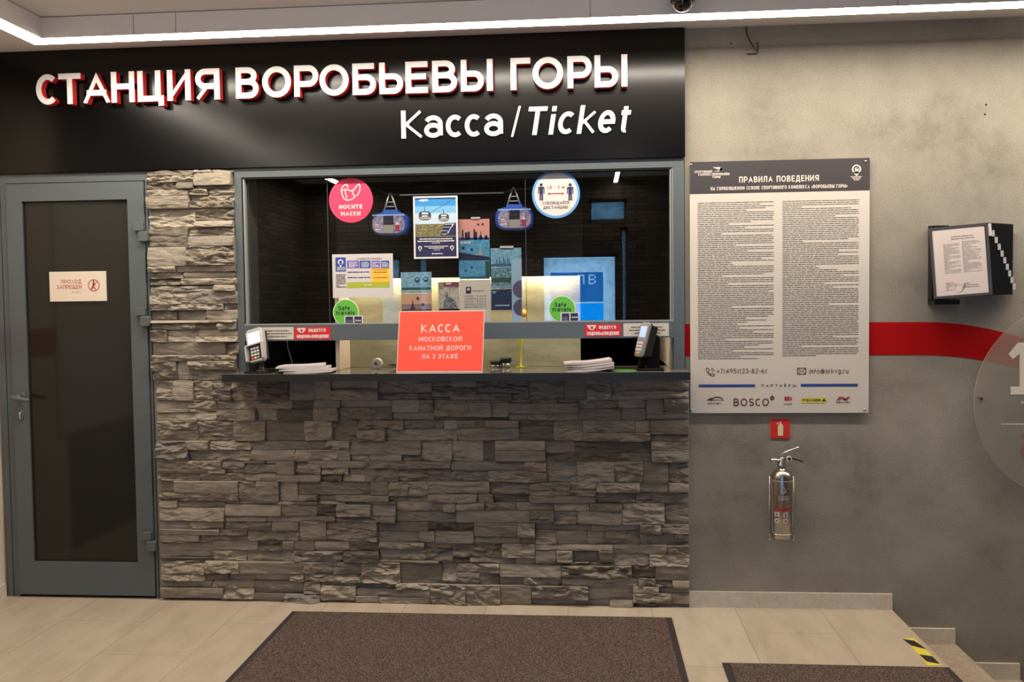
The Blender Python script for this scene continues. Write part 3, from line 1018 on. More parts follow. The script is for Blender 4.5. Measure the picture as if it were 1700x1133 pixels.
mb.tube([(hx - 0.03, -0.070, hz - 0.002), (hx - 0.012, -0.078, hz - 0.004), (hx + 0.02, -0.08, hz - 0.010), (hx + 0.065, -0.08, hz - 0.017), (hx + 0.074, -0.08, hz - 0.018)], [0.010, 0.0125, 0.012, 0.0105, 0.008], frame_mat, 12)
hd = build('handle', mb, D)
kx, kz = at(36, 690, -0.02)
mb = MB(chrome)
ov = [(kx + 0.013 * math.cos(a * math.pi / 12), kz + 0.030 * math.sin(a * math.pi / 12)) for a in range(24)]
mb.prism_y(ov, -0.030, -0.021, frame_mat, 0.002)
mb.lathe([(0.0085, -0.03), (0.0085, -0.036), (0.006, -0.037)], (kx, 0.0, kz + 0.012), 16, chrome, axis='y')
mb.box(kx - 0.004, kx + 0.004, -0.036, -0.0305, kz - 0.018, kz + 0.006, chrome)
build('lock', mb, D)

# ---------------------------------------------------------------- ticket window
Wn = thing('window_1', (-0.65, 0, 1.165), kind='structure')
wx0, wx1, wz0, wz1 = -1.777, 0.470, 1.165, 2.210
mb = MB(frame_mat)
FY = -0.014
mb.box(wx0, -1.741, FY, 0.07, wz0, wz1)
mb.box(0.417, wx1, FY, 0.07, wz0, wz1)
mb.box(-1.741, 0.417, FY, 0.07, 2.165, wz1)
build('frame', mb, Wn)
mb = MB(frame_mat)
mb.box(-1.741, 0.417, FY - 0.002, 0.06, 1.337, 1.418)
mb.box(-1.741, 0.417, FY - 0.002, 0.0, 1.418, 1.424, bead)
build('mullion', mb, Wn)
mb = MB(bead)
mb.box(-1.741, -1.735, FY + 0.004, 0.02, 1.424, 2.165, seal)
mb.box(-1.735, -1.727, FY + 0.006, 0.02, 1.424, 2.16)
mb.box(0.411, 0.417, FY + 0.004, 0.02, 1.424, 2.165)
mb.box(0.402, 0.408, FY + 0.006, 0.02, 1.424, 2.160)
mb.box(-1.735, 0.411, FY + 0.004, 0.02, 2.158, 2.165, seal)
build('glazing_bead', mb, Wn)
GY = 0.022
xa, xb = at(545, 400, GY)[0], at(873, 400, GY)[0]
for (a, b) in ((-1.733, xa - 0.002), (xa + 0.002, xb - 0.002), (xb + 0.002, 0.404)):
    mb = MB(glass)
    mb.rect(a, b, 1.424, 2.158, GY)
    build('glass_pane', mb, Wn)
mb = MB(bead)
for x in (xa, xb):
    mb.box(x - 0.0015, x + 0.0015, GY - 0.002, GY + 0.003, 1.424, 2.158, mat('joint_grey', rgb(60, 61, 59), .5))
build('joint_seal', mb, Wn)

# booth interior behind the window
mb = MB(dark_room)
mb.box(-1.80, -1.745, 0.16, 2.3, 0.0, 2.83)
mb.box(0.43, 0.48, 0.16, 2.3, 0.0, 2.83)
mb.box(-1.80, 0.48, 2.3, 2.36, 0.0, 2.83)
mb.box(-1.80, 0.48, 0.16, 2.3, 2.75, 2.83)
mb.box(-1.80, 0.48, 0.16, 2.3, -0.05, 0.0)
mb.box(-1.80, 0.48, 0.12, 0.16, 2.22, 2.83)
mb.box(-1.777, -1.737, 0.07, 0.19, 1.165, 2.21, reveal_mat)
mb.box(0.418, 0.47, 0.07, 0.19, 1.165, 2.21, reveal_mat)
struct('wall_booth', mb)
nx0, nx1 = -1.268, -0.040
mb = MB(backsplash_mat)
mb.box(nx0, nx1, 0.25, 0.30, 1.182, 1.72)
mb.box(nx0 - 0.02, nx0, 0.045, 0.30, 1.182, 1.72, beige)
struct('wall_niche', mb)
mb = MB(beige)
mb.box(0.408, 0.428, 0.05, 0.75, 1.182, 1.336)
struct('wall_partition', mb)

cab = thing('wall_cabinet', (-0.65, 0.3, 1.66), 'black cabinet hanging over the lit niche behind the ticket window', 'cabinet')
mb = MB(matte_black)
mb.box(nx0 - 0.03, nx1 + 0.012, 0.16, 0.5, 1.685, 2.5)
mb.box(nx0 - 0.03, nx1 + 0.012, 0.14, 0.16, 1.650, 2.5)
build('body', mb, cab)
mb = MB(chrome, niche_led)
mb.box(nx0 + 0.01, nx1 - 0.02, 0.190, 0.215, 1.676, 1.684, chrome)
mb.box(nx0 + 0.01, nx1 - 0.02, 0.192, 0.213, 1.672, 1.676, niche_led)
build('light_bar', mb, cab)

# ================================================================ STATION SIGN
S = thing('station_sign', (-1.3, 0, SIGN_Z0), 'long black fascia sign with raised white station letters above door and window', 'sign')
SY = -0.030
mb = MB(fascia)
mb.box(XL + 0.004, 0.474, SY, -0.001, SIGN_Z0, ZC - 0.002)
build('panel', mb, S)
LY, LDEP = SY - 0.052, 0.040
big = [('С', 59, 94.5), ('Т', 96.6, 133.7), ('А', 137, 182), ('Н', 184, 222.8), ('Ц', 227.8, 271), ('И', 277, 316), ('Я', 323.7, 364.3),
       ('В', 391, 429), ('О', 435, 483), ('Р', 488, 528.6), ('О', 530, 578.7), ('Б', 585, 624), ('Ь', 629.5, 669), ('Е', 673, 710), ('В', 717.6, 758.7), ('Ы', 765, 818),
       ('Г', 847.6, 880.6), ('О', 884, 935), ('Р', 942, 982.5), ('Ы', 987, 1041.6)]
zb0 = (at(115, 175.5, LY)[1] + at(1015, 141.5, LY)[1]) / 2
zt0 = (at(115, 125, LY)[1] + at(1015, 87.5, LY)[1]) / 2
for ch, a, b in big:
    x0 = at(a, 130, LY)[0]
    x1 = at(b, 130, LY)[0]
    mb = MB(letter_face, letter_side)
    letter_into(mb, ch, x0, x1 - x0, zb0, zt0 - zb0, LY, 0.185, letter_face, letter_side, LDEP)
    build('letter', mb, S)
    # stand-off pins behind the letter
small = [('К', 666, 700.6), ('а', 704, 735), ('с', 740, 768.6), ('с', 771.5, 799.5), ('а', 803.7, 835.3), ('/', 848, 865), ('T', 873, 904), ('i', 911, 920), ('c', 925.5, 953), ('k', 958.8, 988), ('e', 992, 1020), ('t', 1028.5, 1044)]
LY2 = SY - 0.014
zs0 = (at(683, 229.7, LY2)[1] + at(1037, 219.8, LY2)[1]) / 2
zs1 = (at(683, 183.5, LY2)[1] + at(890, 177, LY2)[1]) / 2
for i, (ch, a, b) in enumerate(small):
    x0 = at(a, 205, LY2)[0]
    x1 = at(b, 205, LY2)[0]
    sh = 0.16 if i >= 6 else 0.0
    mb = MB(letter_face)
    letter_into(mb, ch, x0 - sh * 0.03, x1 - x0, zs0, zs1 - zs0, LY2, 0.158 if ch != '/' else 0.095, letter_face, letter_face, 0.012, shear=sh)
    build('letter', mb, S)

# ================================================================ CEILING LIGHTS
# a U-shaped channel hangs from the ceiling with a diffuser filling its underside
LB, LF = -0.455, -0.545                        # wall side and room side of the channel
lcx, lcz = at(58, 72, LB)
lcz = (lcz + at(1700, 17, LB)[1]) / 2
LEDY = LF


def led_line(label, x0, x1, y0, y1, along):
    e = thing('linear_light', ((x0 + x1) / 2, (y0 + y1) / 2, ZC), label, 'light', 'white linear ceiling lights')
    mb = MB(plaster)
    mb2 = MB(led_mat if along == 'x' else led_side_mat)
    t = 0.002
    if along == 'x':
        mb.box(x0, x1, y0, y1, lcz + .002, ZC - .004)
        mb2.poly([(x0 + t, y0 + t, lcz + .001), (x0 + t, y1 - t, lcz + .001), (x1, y1 - t, lcz + .001), (x1, y0 + t, lcz + .001)])
    else:
        mb.box(x0, x1, y0, y1 - .0005, lcz + .002, ZC - .004)
        mb2.poly([(x0 + t, y0, lcz + .001), (x0 + t, y1 + .001, lcz + .001), (x1 - t, y1 + .001, lcz + .001), (x1 - t, y0, lcz + .001)])
    build('housing', mb, e)
    build('diffuser', mb2, e)
    return e


LE = led_line('long white linear ceiling light running above the station sign', lcx, XR, LF, LB, 'x')
for px in (222, 292, 980, 1490):
    x = at(px, 56, LEDY)[0]
    mb = MB(ink)
    mb.box(x - 0.0012, x + 0.0012, LEDY - 0.0006, LEDY, lcz + .002, ZC - .005)
    build('board_joint', mb, LE)
    mb = MB(chrome)
    mb.box(x - 0.003, x + 0.003, LEDY - 0.004, LEDY - 0.0007, lcz + 0.004, lcz + 0.014)
    build('clip', mb, LE)
led_line('white linear ceiling light running towards the viewer at upper left corner', lcx, lcx + .09, YB + .06, LF, 'y')
e = thing('linear_light', (0.30, -2.9, ZC), 'white linear ceiling light mirrored in the upper right of the ticket window', 'light', 'white linear ceiling lights')
mb = MB(silver)
mb.box(0.275, 0.325, YB + .06, -3.8, 2.77, ZC - .004)
build('housing', mb, e)
mb = MB(led_side_mat)
mb.box(0.28, 0.32, YB + .06, -3.8, 2.764, 2.77)
build('diffuser', mb, e)

e = thing('fill_uplight', (-0.3, -1.5, 2.60), 'added unseen fill uplight hung in the hall to brighten ceiling', 'light')  # lamp added out of view to brighten the ceiling and fill shadows
mb = MB(silver)
mb.box(-2.2, 1.3, -1.55, -1.45, 2.60, 2.635)
build('housing', mb, e)
mb = MB(uplight)
mb.poly([(-2.19, -1.545, 2.6365), (1.29, -1.545, 2.6365), (1.29, -1.455, 2.6365), (-2.19, -1.455, 2.6365)])
build('diffuser', mb, e)
for x in (-2.1, -.3, 1.2):
    mb = MB(chrome)
    mb.tube([(x, -1.5, 2.635), (x, -1.5, ZC - .001)], .0015, n=6)
    build('wire', mb, e)

# dome camera on the ceiling
DY = -0.62
dx, dz = at(1133, 19.5, DY)
cd = thing('dome_camera', (dx, DY, ZC), 'black dome camera hanging from ceiling beside the long light', 'camera')
mb = MB(black)
mb.lathe([(0.050, 0.0), (0.050, max(.01, ZC - dz - 0.043))], (dx, DY, dz + 0.043), 32, black)
build('housing', mb, cd)
dome_mat = mat('black_dome_glass', rgb(14, 14, 16), 0.06, spec=0.8)
mb = MB(dome_mat)
mb.lathe([(0.0005, 0.0)] + [(0.046 * math.sin(a * math.pi / 24), 0.046 - 0.046 * math.cos(a * math.pi / 24)) for a in range(1, 13)], (dx, DY, dz), 32, dome_mat, cap=False)
build('dome', mb, cd)

# loose cable at the top of the concrete wall
mb = MB(mat('brown_cable', rgb(58, 38, 30), 0.6))
P = [(1238, 40, -.002), (1239, 50, -.006), (1241, 60, -.012), (1246, 70, -.016), (1252, 79, -.018), (1258, 86.5, -.014), (1256, 89, -.012), (1250, 89.5, -.008), (1240, 89.5, -.006)]
mb.tube([(*at(a, b, c)[:1], c, at(a, b, c)[1]) for a, b, c in P], 0.0032, n=8)
P = [(1257, 72, -.001), (1259, 77, -.008), (1257.5, 86, -.013)]
mb.tube([(*at(a, b, c)[:1], c, at(a, b, c)[1]) for a, b, c in P], 0.0024, n=6)
tag(build('loose_cable', mb), 'frayed brown cable hanging out of the ceiling on concrete wall', 'cable')

# ================================================================ DOOR SIGN
x0, x1, z0, z1 = boxp(83.5, 451, 177, 500.5, -0.008)
e = thing('door_sign', (x0, -0.008, z0), 'white no entry plate with red letters on the dark door glass', 'sign')
PY = -0.014
plate_mat = mat('plate_cream', rgb(226, 212, 192), 0.5)
mb = MB(plate_mat)
sl = 0.012
mb.prism_y([(x0, z0), (x1, z0), (x1, z1), (x0, z1)], PY, -0.0062)
build('plate', mb, e)
mb = MB(red_ink)
textp(mb, 'ПРОХОД', (101.5, 471), (135, 471), 6.6, PY - .0006, 0.13, red_ink, .22)
textp(mb, 'ЗАПРЕЩЕН', (94, 480), (135.5, 480), 6.6, PY - .0006, 0.13, red_ink, .18)
textp(mb, 'No entry', (119, 486.5), (135, 486.5), 3, PY - .0006, 0.12, grey_print, .18)
build('lettering', mb, e)
mb = MB(red_ink)
cx_, cz_ = at(155.7, 474, PY)
R1 = 0.031
for k in range(36):
    a, b = 2 * math.pi * k / 36, 2 * math.pi * (k + 1) / 36
    mb.poly([(cx_ + r_ * math.cos(t_), PY - .0006, cz_ + r_ * math.sin(t_)) for r_, t_ in ((R1, a), (R1, b), (R1 - .0042, b), (R1 - .0042, a))])


def stroke_line(mb, pts, w, y, mt=None):
    for (a, b) in zip(pts, pts[1:]):
        dx_, dz_ = b[0] - a[0], b[1] - a[1]
        L = math.hypot(dx_, dz_) or 1
        nx_, nz_ = -dz_ / L * w / 2, dx_ / L * w / 2
        mb.poly([(a[0] - nx_, y, a[1] - nz_), (b[0] - nx_, y, b[1] - nz_), (b[0] + nx_, y, b[1] + nz_), (a[0] + nx_, y, a[1] + nz_)], mt)


mb.disc(cx_, cz_ + 0.02, 0.0055, PY - .0006, red_ink, 14)
stroke_line(mb, [(cx_, cz_ + .013), (cx_ - .002, cz_ - .003)], .009, PY - .0006)
stroke_line(mb, [(cx_ - .002, cz_ - .003), (cx_ + .004, cz_ - .012), (cx_ + .009, cz_ - .023)], .005, PY - .0006)
stroke_line(mb, [(cx_ - .002, cz_ - .003), (cx_ - .005, cz_ - .014), (cx_ - .012, cz_ - .022)], .005, PY - .0006)
stroke_line(mb, [(cx_, cz_ + .01), (cx_ + .008, cz_ + .002)], .004, PY - .0006)
stroke_line(mb, [(cx_, cz_ + .01), (cx_ - .008, cz_ + .001)], .004, PY - .0006)
stroke_line(mb, [(cx_ - R1 * .7, cz_ - R1 * .7), (cx_ + R1 * .7, cz_ + R1 * .7)], .0036, PY - .0009)
build('pictogram', mb, e)

# ================================================================ COUNTER
CT = 1.181
mb = MB(granite)
mb.box(-1.790, 0.477, -0.20, 0.0, CT - 0.036, CT)
mb.mi[-4] = mb.m(granite_edge)
mb.box(-1.736, 0.412, 0.0, 0.252, CT - 0.036, CT)
tag(build('ticket_counter', mb, origin=(-0.65, 0, CT - 0.036)), 'black stone ticket counter slab under the ticket window', 'counter')

# orange-red notice leaning on the mullion
NY0, NY1 = -0.135, -0.075
x0, zb_ = at(658.5, 617, NY0)
x1 = at(800.4, 617, NY0)[0]
zt_ = at(732, 516.5, NY1)[1]
Hn = zt_ - CT
e = thing('counter_notice', ((x0 + x1) / 2, NY0, CT), 'coral red notice about the cable car ticket desk standing on counter', 'notice')


def nmap(u, v, y):                             # u,v in the sheet, y in front of it
    k = v / Hn
    return (u, NY0 + (NY1 - NY0) * k + y, CT + 0.001 + v)


mb = MB(paper)
xs_ = (x0, x1 + 0.006)
mb.poly([nmap(x0 - .002, 0, 0), nmap(x1 + .002, 0, 0), nmap(x1 + .010, Hn, 0), nmap(x0 + .006, Hn, 0)], paper)
mb.poly([nmap(x0 - .002, 0, .003), nmap(x0 + .006, Hn, .003), nmap(x1 + .010, Hn, .003), nmap(x1 + .002, 0, .003)], paper)
for a, b in (((x0 - .002, 0), (x1 + .002, 0)), ((x1 + .002, 0), (x1 + .010, Hn)), ((x1 + .010, Hn), (x0 + .006, Hn)), ((x0 + .006, Hn), (x0 - .002, 0))):
    mb.poly([nmap(*a, 0), nmap(*a, .003), nmap(*b, .003), nmap(*b, 0)], paper)
mb.poly([nmap(x0 + .002, .006, -.0006), nmap(x1 - .001, .006, -.0006), nmap(x1 + .006, Hn - .004, -.0006), nmap(x0 + .010, Hn - .004, -.0006)], orange_red)
build('sheet', mb, e)
mb = MB(white)
xc = (x0 + x1) / 2 + .003
Wd = x1 - x0
for s, v, hh, w_ in (('КАССА', .645, .135, .455), ('МОСКОВСКОЙ', .5, .075, .505), ('КАНАТНОЙ ДОРОГИ', .355, .075, .72), ('НА 2 ЭТАЖЕ', .22, .075, .415)):
    text(mb, s, xc - Wd * w_ / 2, xc + Wd * w_ / 2, Hn * v, Hn * hh, -.0012, .155, white, .2, fmap=nmap)
build('lettering', mb, e)


# card terminals
SILVER = silver
def terminal(name, label, base_xy, mtx, lit, keyrows=4, hood=True, w=.078, th=.034, shell=.018, skin=None):
    silver = skin or SILVER
    e = thing(name, (base_xy[0], base_xy[1], CT), label, 'card terminal')
    hgt = 0.172
    mb = MB(silver)
    mb.M = mtx
    mb.prism_y([(-w / 2 + .006, 0.008), (-w / 2 + .014, 0), (w / 2 - .014, 0), (w / 2 - .006, 0.008), (w / 2, .09), (w / 2, hgt - .012), (w / 2 - .012, hgt), (-w / 2 + .012, hgt), (-w / 2, hgt - .012), (-w / 2, .09)], -th, 0, silver, .004, side=silver)
    build('body', mb, e)
    mb = MB(black)
    mb.M = mtx
    mb.box(-w / 2 + .001, w / 2 - .001, 0, shell, .01, hgt - .01, black, .004)
    build('back_shell', mb, e)
    mb = MB(lit)
    mb.M = mtx
    mb.rect(-w / 2 + .012, w / 2 - .012, hgt * .56, hgt * .88, -th - .0008, lit)
    build('screen', mb, e)
    mb = MB(black)
    mb.M = mtx
    mb.rect(-w / 2 + .009, w / 2 - .009, hgt * .06, hgt * .5, -th - .0006, black if hood else silver)
    if hood:
        for s in (-1, 1):
            mb.box(s * w / 2 - .004, s * w / 2 + .004, -th - .014, -th + .004, hgt * .05, hgt * .5, silver)
        mb.box(-w / 2, w / 2, -th - .014, -th, hgt * .49, hgt * .53, silver)
    build('keypad', mb, e)
    kc = [mat('key_light', rgb(214, 206, 206), .5), mat('key_red', rgb(224, 84, 60), .5), mat('key_yellow', rgb(226, 196, 110), .5), mat('key_green', rgb(120, 150, 120), .5)]
    for r_ in range(keyrows):
        for c_ in range(3):
            mb = MB()
            mb.M = mtx
            kx_ = (c_ - 1) * .017
            kz_ = hgt * .11 + r_ * .0165
            mb.box(kx_ - .0062, kx_ + .0062, -th - .004, -th - .0006, kz_ - .0052, kz_ + .0052, kc[0] if r_ else kc[1 + c_])
            build('key', mb, e)
    return e


# left terminal, facing the viewer
bx, by = at(432, 612, -0.09)[0], -0.09
top_x = at(429, 543, -0.09)[0]
mt_l = Matrix.Translation((bx + .006, by - .01, CT + 0.052)) @ Matrix.Rotation(math.radians(-12), 4, 'Z') @ Matrix.Rotation(math.radians(-15), 4, 'Y') @ Matrix.Rotation(math.radians(-14), 4, 'X')
tl = terminal('card_terminal', 'silver card terminal with blank white screen at left end of counter', (bx, by), mt_l, screen_lit, 4, True, .094)
mb = MB(black)
mb.box(bx - .062, bx + .062, by - .06, by + .05, CT + .0005, CT + .009, black, .003)
mb.lathe([(0.034, 0), (0.03, .006), (.02, .012), (.016, .02), (.016, .05), (.024, .06)], (bx + .008, by + .0, CT + .008), 20, black)
mb.box(bx - .056, bx - .016, by + .0, by + .03, CT + .009, CT + .12, black, .006)
build('stand', mb, tl)

# right terminal, turned to the left
bx, by = at(1072, 612, -0.06)[0], -0.06
mt_r = Matrix.Translation((bx - .028, by - .02, CT + 0.064)) @ Matrix.Rotation(math.radians(-60), 4, 'Z') @ Matrix.Rotation(math.radians(-16), 4, 'X')
tr_ = terminal('card_terminal', 'grey card terminal with bluish screen in black holder at right end of counter', (bx, by), mt_r, screen_blue, 4, False, .078, .016, .038, mat('grey_plastic', rgb(128, 126, 126), .4))
mb = MB(matte_black)
mb.box(bx - .045, bx + .085, by - .055, by + .055, CT + .0005, CT + .010, matte_black, .003)
mb.tube([(bx - .02, by, CT + .008), (bx - .02, by, CT + .045), (bx - .005, by, CT + .085), (bx + .015, by + .01, CT + .15), (bx + .022, by + .012, CT + .19)], [.02, .014, .011, .011, .009], matte_black, 12)
mb.prism_y([(bx + .004, CT + .01), (bx + .068, CT + .01), (bx + .066, CT + .165), (bx + .030, CT + .182), (bx + .020, CT + .212), (bx + .002, CT + .205)], by + .015, by + .045, matte_black, .003)
mb.box(bx + .006, bx + .036, by + .01, by + .04, CT + .19, CT + .226, matte_black, .005)
build('holder', mb, tr_)
mb = MB(chrome)
mb.lathe([(.006, 0), (.006, -.004)], (bx + .042, by + .015, CT + .14), 12, chrome, axis='y')
build('screw', mb, tr_)


# magazines
def magazine(label, grp, cx_, cy_, z, L, Wd_, th, rot, bend, curl):
    mb = MB(mag_mat, paper)
    mb.M = Matrix.Translation((cx_, cy_, z)) @ Matrix.Rotation(math.radians(rot), 4, 'Z')
    n = 14
    def hh(t):
        return bend * max(0.0, (t - curl) / (1 - curl)) ** 1.6
    rows = []
    for k in range(n + 1):
        t = k / n
        x = -L / 2 + L * t
        zz = hh(t)
        tt = th * (0.55 + 0.45 * min(1, t * 6)) if t < .17 else th
        rows.append([mb.vert((x, -Wd_ / 2, zz)), mb.vert((x, -Wd_ / 2, zz + tt)), mb.vert((x, Wd_ / 2, zz + tt)), mb.vert((x, Wd_ / 2, zz))])
    for a, b in zip(rows, rows[1:]):
        mb.face((a[0], b[0], b[1], a[1]), paper)
        mb.face((a[1], b[1], b[2], a[2]), mag_mat)
        mb.face((a[2], b[2], b[3], a[3]), paper)
        mb.face((a[3], b[3], b[0], a[0]), paper)
    mb.face(rows[0], paper)
    mb.face(rows[-1][::-1], paper)
    o = build('magazine', mb, origin=(cx_, cy_, z))
    tag(o, label, 'magazine', grp)


xc_ = at(507, 610, -0.09)[0]
for k, (dxx, rr, lb) in enumerate(((0.006, 4, 'grey edged magazine at the bottom of the left counter stack'), (0.0, 9, 'pale magazine in the middle of the left counter stack'), (-.022, 13, 'pale pink topmost magazine of the left counter stack by terminal'))):
    magazine(lb, 'magazines in left stack', xc_ + dxx + (.02 if k == 0 else 0), -0.085, CT + 0.001 + k * 0.0125, 0.235, 0.16, 0.012, rr, 0.006, .45)
xc_ = at(980, 610, -0.09)[0]
for k, (dxx, rr, lb) in enumerate(((0.0, 0, 'folded magazine at the bottom of the right counter stack'), (0.002, -2, 'white spined magazine second from bottom of right counter stack'), (-.010, 2, 'curling magazine second from top of right counter stack'), (-.014, 4, 'greyish topmost magazine of the right counter stack'))):
    magazine(lb, 'magazines in right stack', xc_ + dxx, -0.09, CT + 0.001 + k * 0.0118, 0.225, 0.15, 0.010, rr, 0.016, .35)

gd_ = mat('green_disc', rgb(66, 124, 52), .6)
mb = MB(gd_)
gx, gz = at(1036, 615, -0.1)
mb.lathe([(0.064, 0), (0.064, .0015), (0.058, .0025)], (gx, -0.10, CT + .0004), 36, gd_)
tag(build('counter_sticker', mb, origin=(gx, -.1, CT)), 'round green disc lying on counter before the right card terminal', 'sticker')

# things in the niche
fx, fz = at(865, 606, 0.17)
e = thing('flute_glass', (fx, 0.17, CT), 'tall yellow flute glass holding an orange flower in the niche', 'glass')
mb = MB(yellow_clear)
mb.lathe([(.032, 0), (.032, .003), (.006, .007), (.0045, .06), (.005, .10), (.013, .145), (.020, .19), (.019, .235)], (fx, .17, CT + .0005), 24, yellow_clear, cap=True)
build('bowl', mb, e)
mb = MB(mat('orange_petal', rgb(244, 176, 60), .6), white)
for k in range(7):
    a = k * 2 * math.pi / 7
    c = Vector((fx + .004 + .019 * math.cos(a), .17 + .014 * math.sin(a), CT + .278 + .008 * math.sin(3 * a)))
    mb.lathe([(.0005, -.016), (.012, -.008), (.015, .002), (.009, .014), (.0005, .019)], c, 10, cap=False)
mb.tube([(fx, .17, CT + .1), (fx, .17, CT + .2), (fx + .003, .17, CT + .27)], .0035, white)
build('flower', mb, e)
for (px, w_, hh, cap_, lb) in ((823, .030, .034, .016, 'low black topped metal jar left of the yellow flute'), (840, .030, .050, .024, 'taller black topped metal jar beside the yellow flute')):
    jx = at(px, 604, .19)[0]
    e = thing('desk_jar', (jx, .19, CT), lb, 'jar', 'black topped jars in the niche')
    mb = MB(chrome)
    mb.lathe([(w_ * .82, 0), (w_ * .85, .003), (w_ * .85, hh - cap_)], (jx, .19, CT + .0005), 24, chrome)
    build('body', mb, e)
    mb = MB(black)
    mb.lathe([(w_ * .95, 0), (w_, .003), (w_ * .98, cap_ - .002), (w_ * .9, cap_)], (jx, .19, CT + hh - cap_ + .0005), 24, black)
    build('lid', mb, e)
rx, rz = at(626, 605, .15)
e = thing('tape_roll', (rx, .15, CT), 'white roll of tape lying in the niche left of coral notice', 'tape roll')
mb = MB(paper)
mb.lathe([(.009, -.02), (.025, -.02), (.027, -.018), (.027, .018), (.025, .02), (.009, .02)], (rx, .15, CT + .0275), 32, paper, axis='y', cap=False)
mb.lathe([(.009, .02), (.009, -.02)], (rx, .15, CT + .0275), 32, black, axis='y', cap=False)
build('roll', mb, e)
mb = MB(black)
pts = []
kx0 = at(646, 605, .14)[0]
for k in range(40):
    a = k * .5
    pts.append((kx0 + .02 + .024 * math.cos(a) + .0006 * k, .13 + .02 * math.sin(a * .9), CT + .006 + .016 * abs(math.sin(a * .55))))
mb.tube(pts, .0022, black, 6)
tag(build('coiled_cord', mb, origin=(kx0, .13, CT)), 'tangled thin black cord between tape roll and coral notice', 'cord')
mb = MB(mat('grey_cable', rgb(120, 122, 124), .5))
a_, b_ = at(476, 566, .1), at(484, 612, .06)
mb.tube([(a_[0], .10, 1.36), (a_[0] + .004, .10, 1.30), (b_[0] - .003, .08, 1.22), (b_[0], .06, CT + .003)], .0035)
tag(build('hanging_cable', mb), 'thin grey cable hanging down behind the left magazine stack', 'cable')


# ================================================================ ON THE WINDOW GLASS
PY = GY - 0.0035          # outer face prints


def disc_sticker(name, label, cat, px, py, rpx, ring_mt, inner_mt, inner_r, group=None):
    cx_, cz_ = at(px, py, PY)
    r_ = rpx / 1513.8 * (PY + 4.523) * 1.01
    e = thing(name, (cx_, PY, cz_), label, cat, group)
    mb = MB(ring_mt, inner_mt)
    pts = [(cx_ + r_ * math.cos(2 * math.pi * k / 48), cz_ + r_ * math.sin(2 * math.pi * k / 48)) for k in range(48)]
    mb.prism_y(pts, PY, PY + .0012, ring_mt)
    if inner_mt:
        mb.disc(cx_, cz_, r_ * inner_r, PY - .0005, inner_mt, 48)
    build('disc', mb, e)
    return e, cx_, cz_, r_


e, cx_, cz_, r_ = disc_sticker('mask_sticker', 'round pink wear masks sticker at upper left of the ticket window', 'sticker', 582.5, 332.5, 37.2, pink, None, 0)
mb = MB(white)
textp(mb, 'НОСИТЕ', (563, 347.3), (601.5, 346.5), 7, PY - .001, .24, white, .16)
textp(mb, 'МАСКИ', (566, 358.8), (598.5, 358), 7, PY - .001, .24, white, .16)
build('lettering', mb, e)
mb = MB(white)


def zp(zx, zy):                                # zoom-1 coordinates
    return at(520 + zx / 9.444, 280 + zy / 9.444, PY)


for L in ([(455, 345), (510, 325), (600, 352), (640, 330), (690, 265), (720, 240), (735, 270), (730, 350), (690, 420), (600, 485), (530, 500), (480, 470), (450, 400), (440, 330), (470, 275), (525, 245), (540, 270), (540, 305)],
          [(500, 335), (510, 400), (530, 470)], [(455, 345), (440, 330)], [(620, 352), (620, 395), (645, 425), (680, 435)]):
    stroke_line(mb, [zp(*q) for q in L], .0055, PY - .001)
build('pictogram', mb, e)

e, cx_, cz_, r_ = disc_sticker('distance_sticker', 'round white keep distance sticker with blue rim on ticket window', 'sticker', 923, 322.5, 39.2, ring_blue, mat('warm_white_print', rgb(212, 204, 198), .5), .90)
mb = MB(navy)
for px in (898.4, 946.5):
    mb = MB(navy)
    x, z = at(px, 307, PY)
    mb.disc(x, z, .0078, PY - .001, navy, 16)
    u = r_ / .117
    mb.poly([(x - .016, PY - .001, z - .014), (x - .016, PY - .001, z - .044), (x - .0112, PY - .001, z - .044), (x - .0112, PY - .001, z - .02), (x - .009, PY - .001, z - .02), (x - .009, PY - .001, z - .0775), (x - .001, PY - .001, z - .0775), (x - .001, PY - .001, z - .048), (x + .001, PY - .001, z - .048), (x + .001, PY - .001, z - .0775), (x + .009, PY - .001, z - .0775), (x + .009, PY - .001, z - .02), (x + .0112, PY - .001, z - .02), (x + .0112, PY - .001, z - .044), (x + .016, PY - .001, z - .044), (x + .016, PY - .001, z - .014), (x + .011, PY - .001, z - .0095), (x - .011, PY - .001, z - .0095)])
    build('person_symbol', mb, e)
mb = MB(mat('crimson_print', rgb(178, 36, 62), .5))
textp(mb, '1,5 - 2 м', (908, 314), (937, 313.3), 5.2, PY - .001, .2, None, .2)
a, b = at(909, 322, PY), at(936.5, 321.5, PY)
stroke_line(mb, [(a[0] + .006, a[1]), (b[0] - .006, a[1])], .005, PY - .001)
for p, s in ((a, 1), (b, -1)):
    mb.poly([(p[0], PY - .001, a[1]), (p[0] + s * .009, PY - .001, a[1] - .007 * s), (p[0] + s * .009, PY - .001, a[1] + .007 * s)])
build('arrow', mb, e)
mb = MB(dark_ink)
textp(mb, 'СОБЛЮДАЙТЕ', (900.3, 340), (945, 339), 5, PY - .001, .17, dark_ink, .2)
textp(mb, 'ДИСТАНЦИЮ', (902, 347.3), (943, 346.5), 5, PY - .001, .17, dark_ink, .2)
build('lettering', mb, e)

